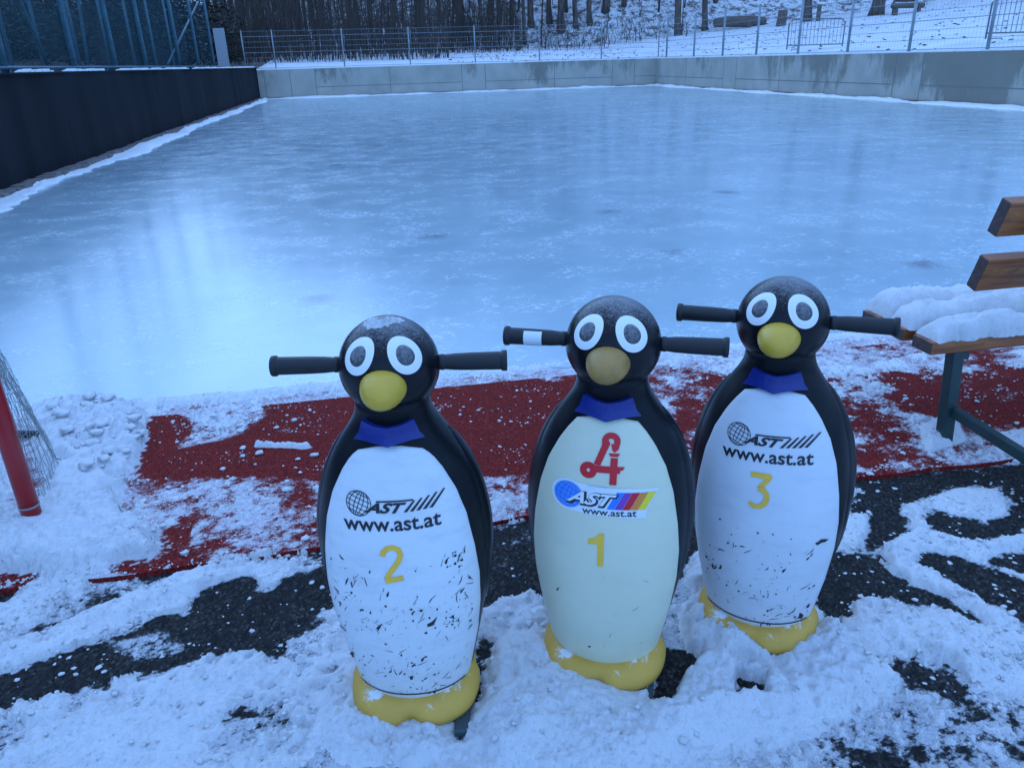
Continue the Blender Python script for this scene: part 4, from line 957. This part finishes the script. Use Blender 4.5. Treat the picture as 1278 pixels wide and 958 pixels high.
        # rainbow sticker
        st = empty('sticker', (0, 0, 0)); st.parent = root; so_ = .022
        dy = -.034; SS = 1.10
        SP = lambda u, z, o_: shell_pt(u*SS, (z-.54)*SS+.54, o_)
        def q_(p): return [(x_, y_+dy) for x_, y_ in p]
        st_out = circ(-.068, .572, .0335, .0310, 24, 55, 265)+[(-.04, .5395), (.083, .5355), (.086, .556), (.104, .5945), (-.040, .590)]
        a = MB(); decal_mesh(bm_poly([q_(st_out)]), SP, o1, 0, a)
        bpy.data.objects.remove(st); sto = a.build('sticker', M['s_white'], root)
        def sub(nm, bms, mt, of):
            a = MB()
            for bm in bms: decal_mesh(bm, SP, of, 0, a)
            return a.build(nm, M[mt], sto)
        sub('globe', [bm_poly([q_(circ(-.067, .572, .0285, .0265))])], 's_blue', o2)
        sub('globe_lines', globe_strokes(-.067, .572+dy, .026, .0007), 's_pale', o3)
        for i, mt in enumerate(('s_blue', 's_purple', 's_red', 's_orange', 's_yellow')):
            x_ = .0095+i*.0145; sub('stripe', [bm_poly([q_([(x_, .5535), (x_+.0138, .5535), (x_+.0318, .588), (x_+.018, .588)])])], mt, o3)
        sub('letter_shadow', [bm_text('AST', .0295, -.020, .5695+dy, .105, .45, .085)], 'ink', o3+.0003)
        sub('letters', [bm_text('AST', .0245, -.021, .571+dy, .098, .45, .025)], 's_white', o3+.0008)
        sub('web_address', [bm_text('www.ast.at', .0115, .014, .5455+dy, .104, 0, .012)], 'ink', o3)
    return root

pz = .004
p2 = penguin((.016, 1.505, .0), rad(-11), (0, 0), 'penguin skating aid with a yellow number 2, black scuffs and crusted snow on its head', 'belly_white', 'beak_a', .706, .066, 2, (380, .47, True), 2, by=.004)
p1 = penguin((.500, 1.512, .0), rad(-24.5), (0, 0), 'cream bellied penguin skating aid with a red letter emblem, a rainbow sticker and number 1', 'belly_cream', 'beak_b', .712, .066, 1, (12, .42, False), 3)
p3 = penguin((.940, 1.542, .0), rad(-33.6), (0, rad(-1.4)), 'penguin skating aid with a yellow number 3, nearest to the wooden bench', 'belly_white_b', 'beak_a', .712, .066, 3, (170, .38, True), 4)

# crust of snow on the head of number 2
a = MB(); random.seed(8); nu, nv = 60, 16; V = []
from mathutils import noise as mn
for j in range(nv+1):
    for i in range(nu+1):
        az = rad(-95+190*i/nu); v_ = j/nv; el = rad(66+17*v_+4*math.sin(az*2.2)); th = .0065*math.sin(math.pi*v_)**.6*math.sin(math.pi*i/nu)**.4*(1+1.1*mn.noise(Vector((i*.35, j*.35, 0))))
        el -= rad(5*mn.noise(Vector((i*.3, 3, 1)))); V.append(head_pt(az, el, max(-.002, th-.0015)))
a.add(V, [(j*(nu+1)+i, j*(nu+1)+i+1, (j+1)*(nu+1)+i+1, (j+1)*(nu+1)+i) for j in range(nv) for i in range(nu)])
o = a.build('snow_crust', M['snow'], smooth=True); o.location = p2.location; o.rotation_euler = p2.rotation_euler; tag(o, 'thin ridge of frozen snow on top of the head of penguin number 2', 'snow')

# ------------------------------------------------------------------ bench
BX, BL = 1.945, 1.75
r = tag(empty('park_bench', (BX, 2.3, 0), rad(0)), 'wooden slatted bench on dark green steel legs with snow on its seat', 'bench')
def slat(y0, y1, z0, z1, name, tilt=0):
    a = MB(); a.box((0, -(y1-y0)/2, -(z1-z0)/2), (BL, (y1-y0)/2, (z1-z0)/2)); a.m[5] = 1; a.m[3] = 1
    o = a.build(name, [M['wood'], M['wood_end']], r, bevel=.004); o.location = (.02 if tilt else 0, (y0+y1)/2-2.3, (z0+z1)/2); o.rotation_euler = (tilt, 0, 0); return o
slat(2.27, 2.375, .400, .447, 'seat_slat'); slat(2.425, 2.53, .400, .447, 'seat_slat'); slat(2.58, 2.685, .400, .447, 'seat_slat')
slat(2.135, 2.18, .672, .790, 'back_slat', rad(17)); slat(2.095, 2.14, .862, .980, 'back_slat', rad(17))
def bar(pts, w_, t_, name):
    a = MB(); (x0, y0, z0), (x1, y1, z1) = pts; d = Vector((0, y1-y0, z1-z0)).normalized(); nn = Vector((0, -d.z, d.y)); rr_ = []
    for (x, y, z) in pts: rr_.append([(x-w_/2, y-nn.y*t_/2-0, z-nn.z*t_/2), (x+w_/2, y-nn.y*t_/2, z-nn.z*t_/2), (x+w_/2, y+nn.y*t_/2, z+nn.z*t_/2), (x-w_/2, y+nn.y*t_/2, z+nn.z*t_/2)])
    a.rings(rr_); o = a.build(name, M['bench_steel'], r, bevel=.003); o.location = (-BX, -2.3, 0); return o
for lx in (2.105, BX+BL-.18):
    bar([(lx, 2.30, .0), (lx-.033, 2.30, .398)], .045, .045, 'leg'); bar([(lx, 2.28, .38), (lx, 2.66, .38)], .03, .03, 'stretcher')
    bar([(lx, 1.86, .0), (lx, 2.105, .99)], .045, .04, 'leg')
    bar([(lx, 1.92, .14), (lx, 2.277, .155)], .03, .04, 'stretcher')
# snow pads on the seat slats: one per slat
for i, (y0, y1, x0, x1, hh) in enumerate(((2.268, 2.385, BX+.02, BX+BL-.02, .074), (2.405, 2.55, BX+.015, BX+BL-.02, .098), (2.55, 2.70, BX+.02, BX+BL-.03, .090))):
    nx_, ny_ = 220, 26; Xs, Ys = np.meshgrid(np.linspace(0, 1, nx_), np.linspace(0, 1, ny_)); e = np.minimum(Xs, 1-Xs)*(x1-x0)/.085; ex = np.sqrt(np.clip(1-(1-np.clip(e, 0, 1))**2, 0, 1)); ey = np.sqrt(np.clip(1-np.abs(2*Ys-1)**2.6, 0, 1))
    Xw = x0+Xs*(x1-x0); Yw = y0+Ys*(y1-y0); hN = hh*(1+.28*fbm(Xw+i*3, Yw, 6, 4)+.35*fbm(Xw+i*3, Yw, 1.6, 2)+.12*fbm(Xw, Yw, 40, 3))
    Zw = .4475+hN*ex*ey-.002; edge = .018*fbm(Xw, Yw*0+i*5, 14, 4)+.012*fbm(Xw, Yw*0+i*5, 50, 2); Yw = Yw+edge*(Ys-.5)*2
    o = grid_object('bench_snow', Xw, Yw, Zw, M['snow']); tag(o, 'rounded roll of snow on the %s slat of the wooden bench seat' % ('nearest', 'middle', 'farthest')[i], 'snow', 'snow lying on the bench seat')

# ------------------------------------------------------------------ hockey goal
gx, gy = G(43, 652, .05); r = tag(empty('hockey_goal', (gx, gy, .02)), 'red tubular ice hockey goal with pale net, cut by the left edge of the photo', 'goal')
def tubeo(nm, pts, rr_, mat, **k):
    a = MB(); a.tube(pts, rr_, 18); return a.build(nm, mat, r, smooth=True)
p_ = tubeo('post', [(0, 0, .03), (-.004, 0, 1.22)], .030, M['goal_red']); tubeo('post', [(-1.83, .1, .03), (-1.83, .1, 1.22)], .034, M['goal_red'])
for x0, y0 in ((0, 0), (-1.83, .1)):
    tubeo('foot', [(x0+.0, y0, -.02), (x0, y0, .035)], .027, M['goal_foot'])
    for z in (.045, .095): tubeo('ring', [(x0, y0, z), (x0, y0, z+.006)], .0322, M['net_cord'])
tubeo('crossbar', [(.0, 0, 1.22), (-1.83, .1, 1.22)], .034, M['goal_red'])
bk = [(0.0, .02, .02), (-.02, .35, .02), (-.22, .75, .02), (-.9, .95, .02), (-1.78, .85, .02), (-1.93, .5, .02), (-1.83, .12, .02)]
tubeo('base_frame', bk, .016, M['goal_foot'])
a = MB(); tops = [(-.02, .01, 1.2), (-.16, .10, 1.2), (-.42, .25, 1.18), (-.9, .5, 1.18), (-1.72, .48, 1.18), (-1.85, .3, 1.2), (-1.83, .13, 1.2)]
def lerpc(P_, t):
    k = t*(len(P_)-1); i = min(int(k), len(P_)-2); f_ = k-i; return Vector(P_[i]).lerp(Vector(P_[i+1]), f_)
random.seed(3); nh, nvv = 26, 90; Gd = [[lerpc(bk, j/nvv).lerp(lerpc(tops, j/nvv), i/nh)+Vector((.012*math.sin(math.pi*i/nh)+random.uniform(-.006, .006), .03*math.sin(math.pi*i/nh)+random.uniform(-.006, .006), random.uniform(-.005, .005))) for j in range(nvv+1)] for i in range(nh+1)]
for i in range(nh+1): a.tube(Gd[i], .0011, 3, cap=False)
for j in range(nvv+1): a.tube([Gd[i][j] for i in range(nh+1)], .0011, 3, cap=False)
a.build('net', M['net_cord'], r)
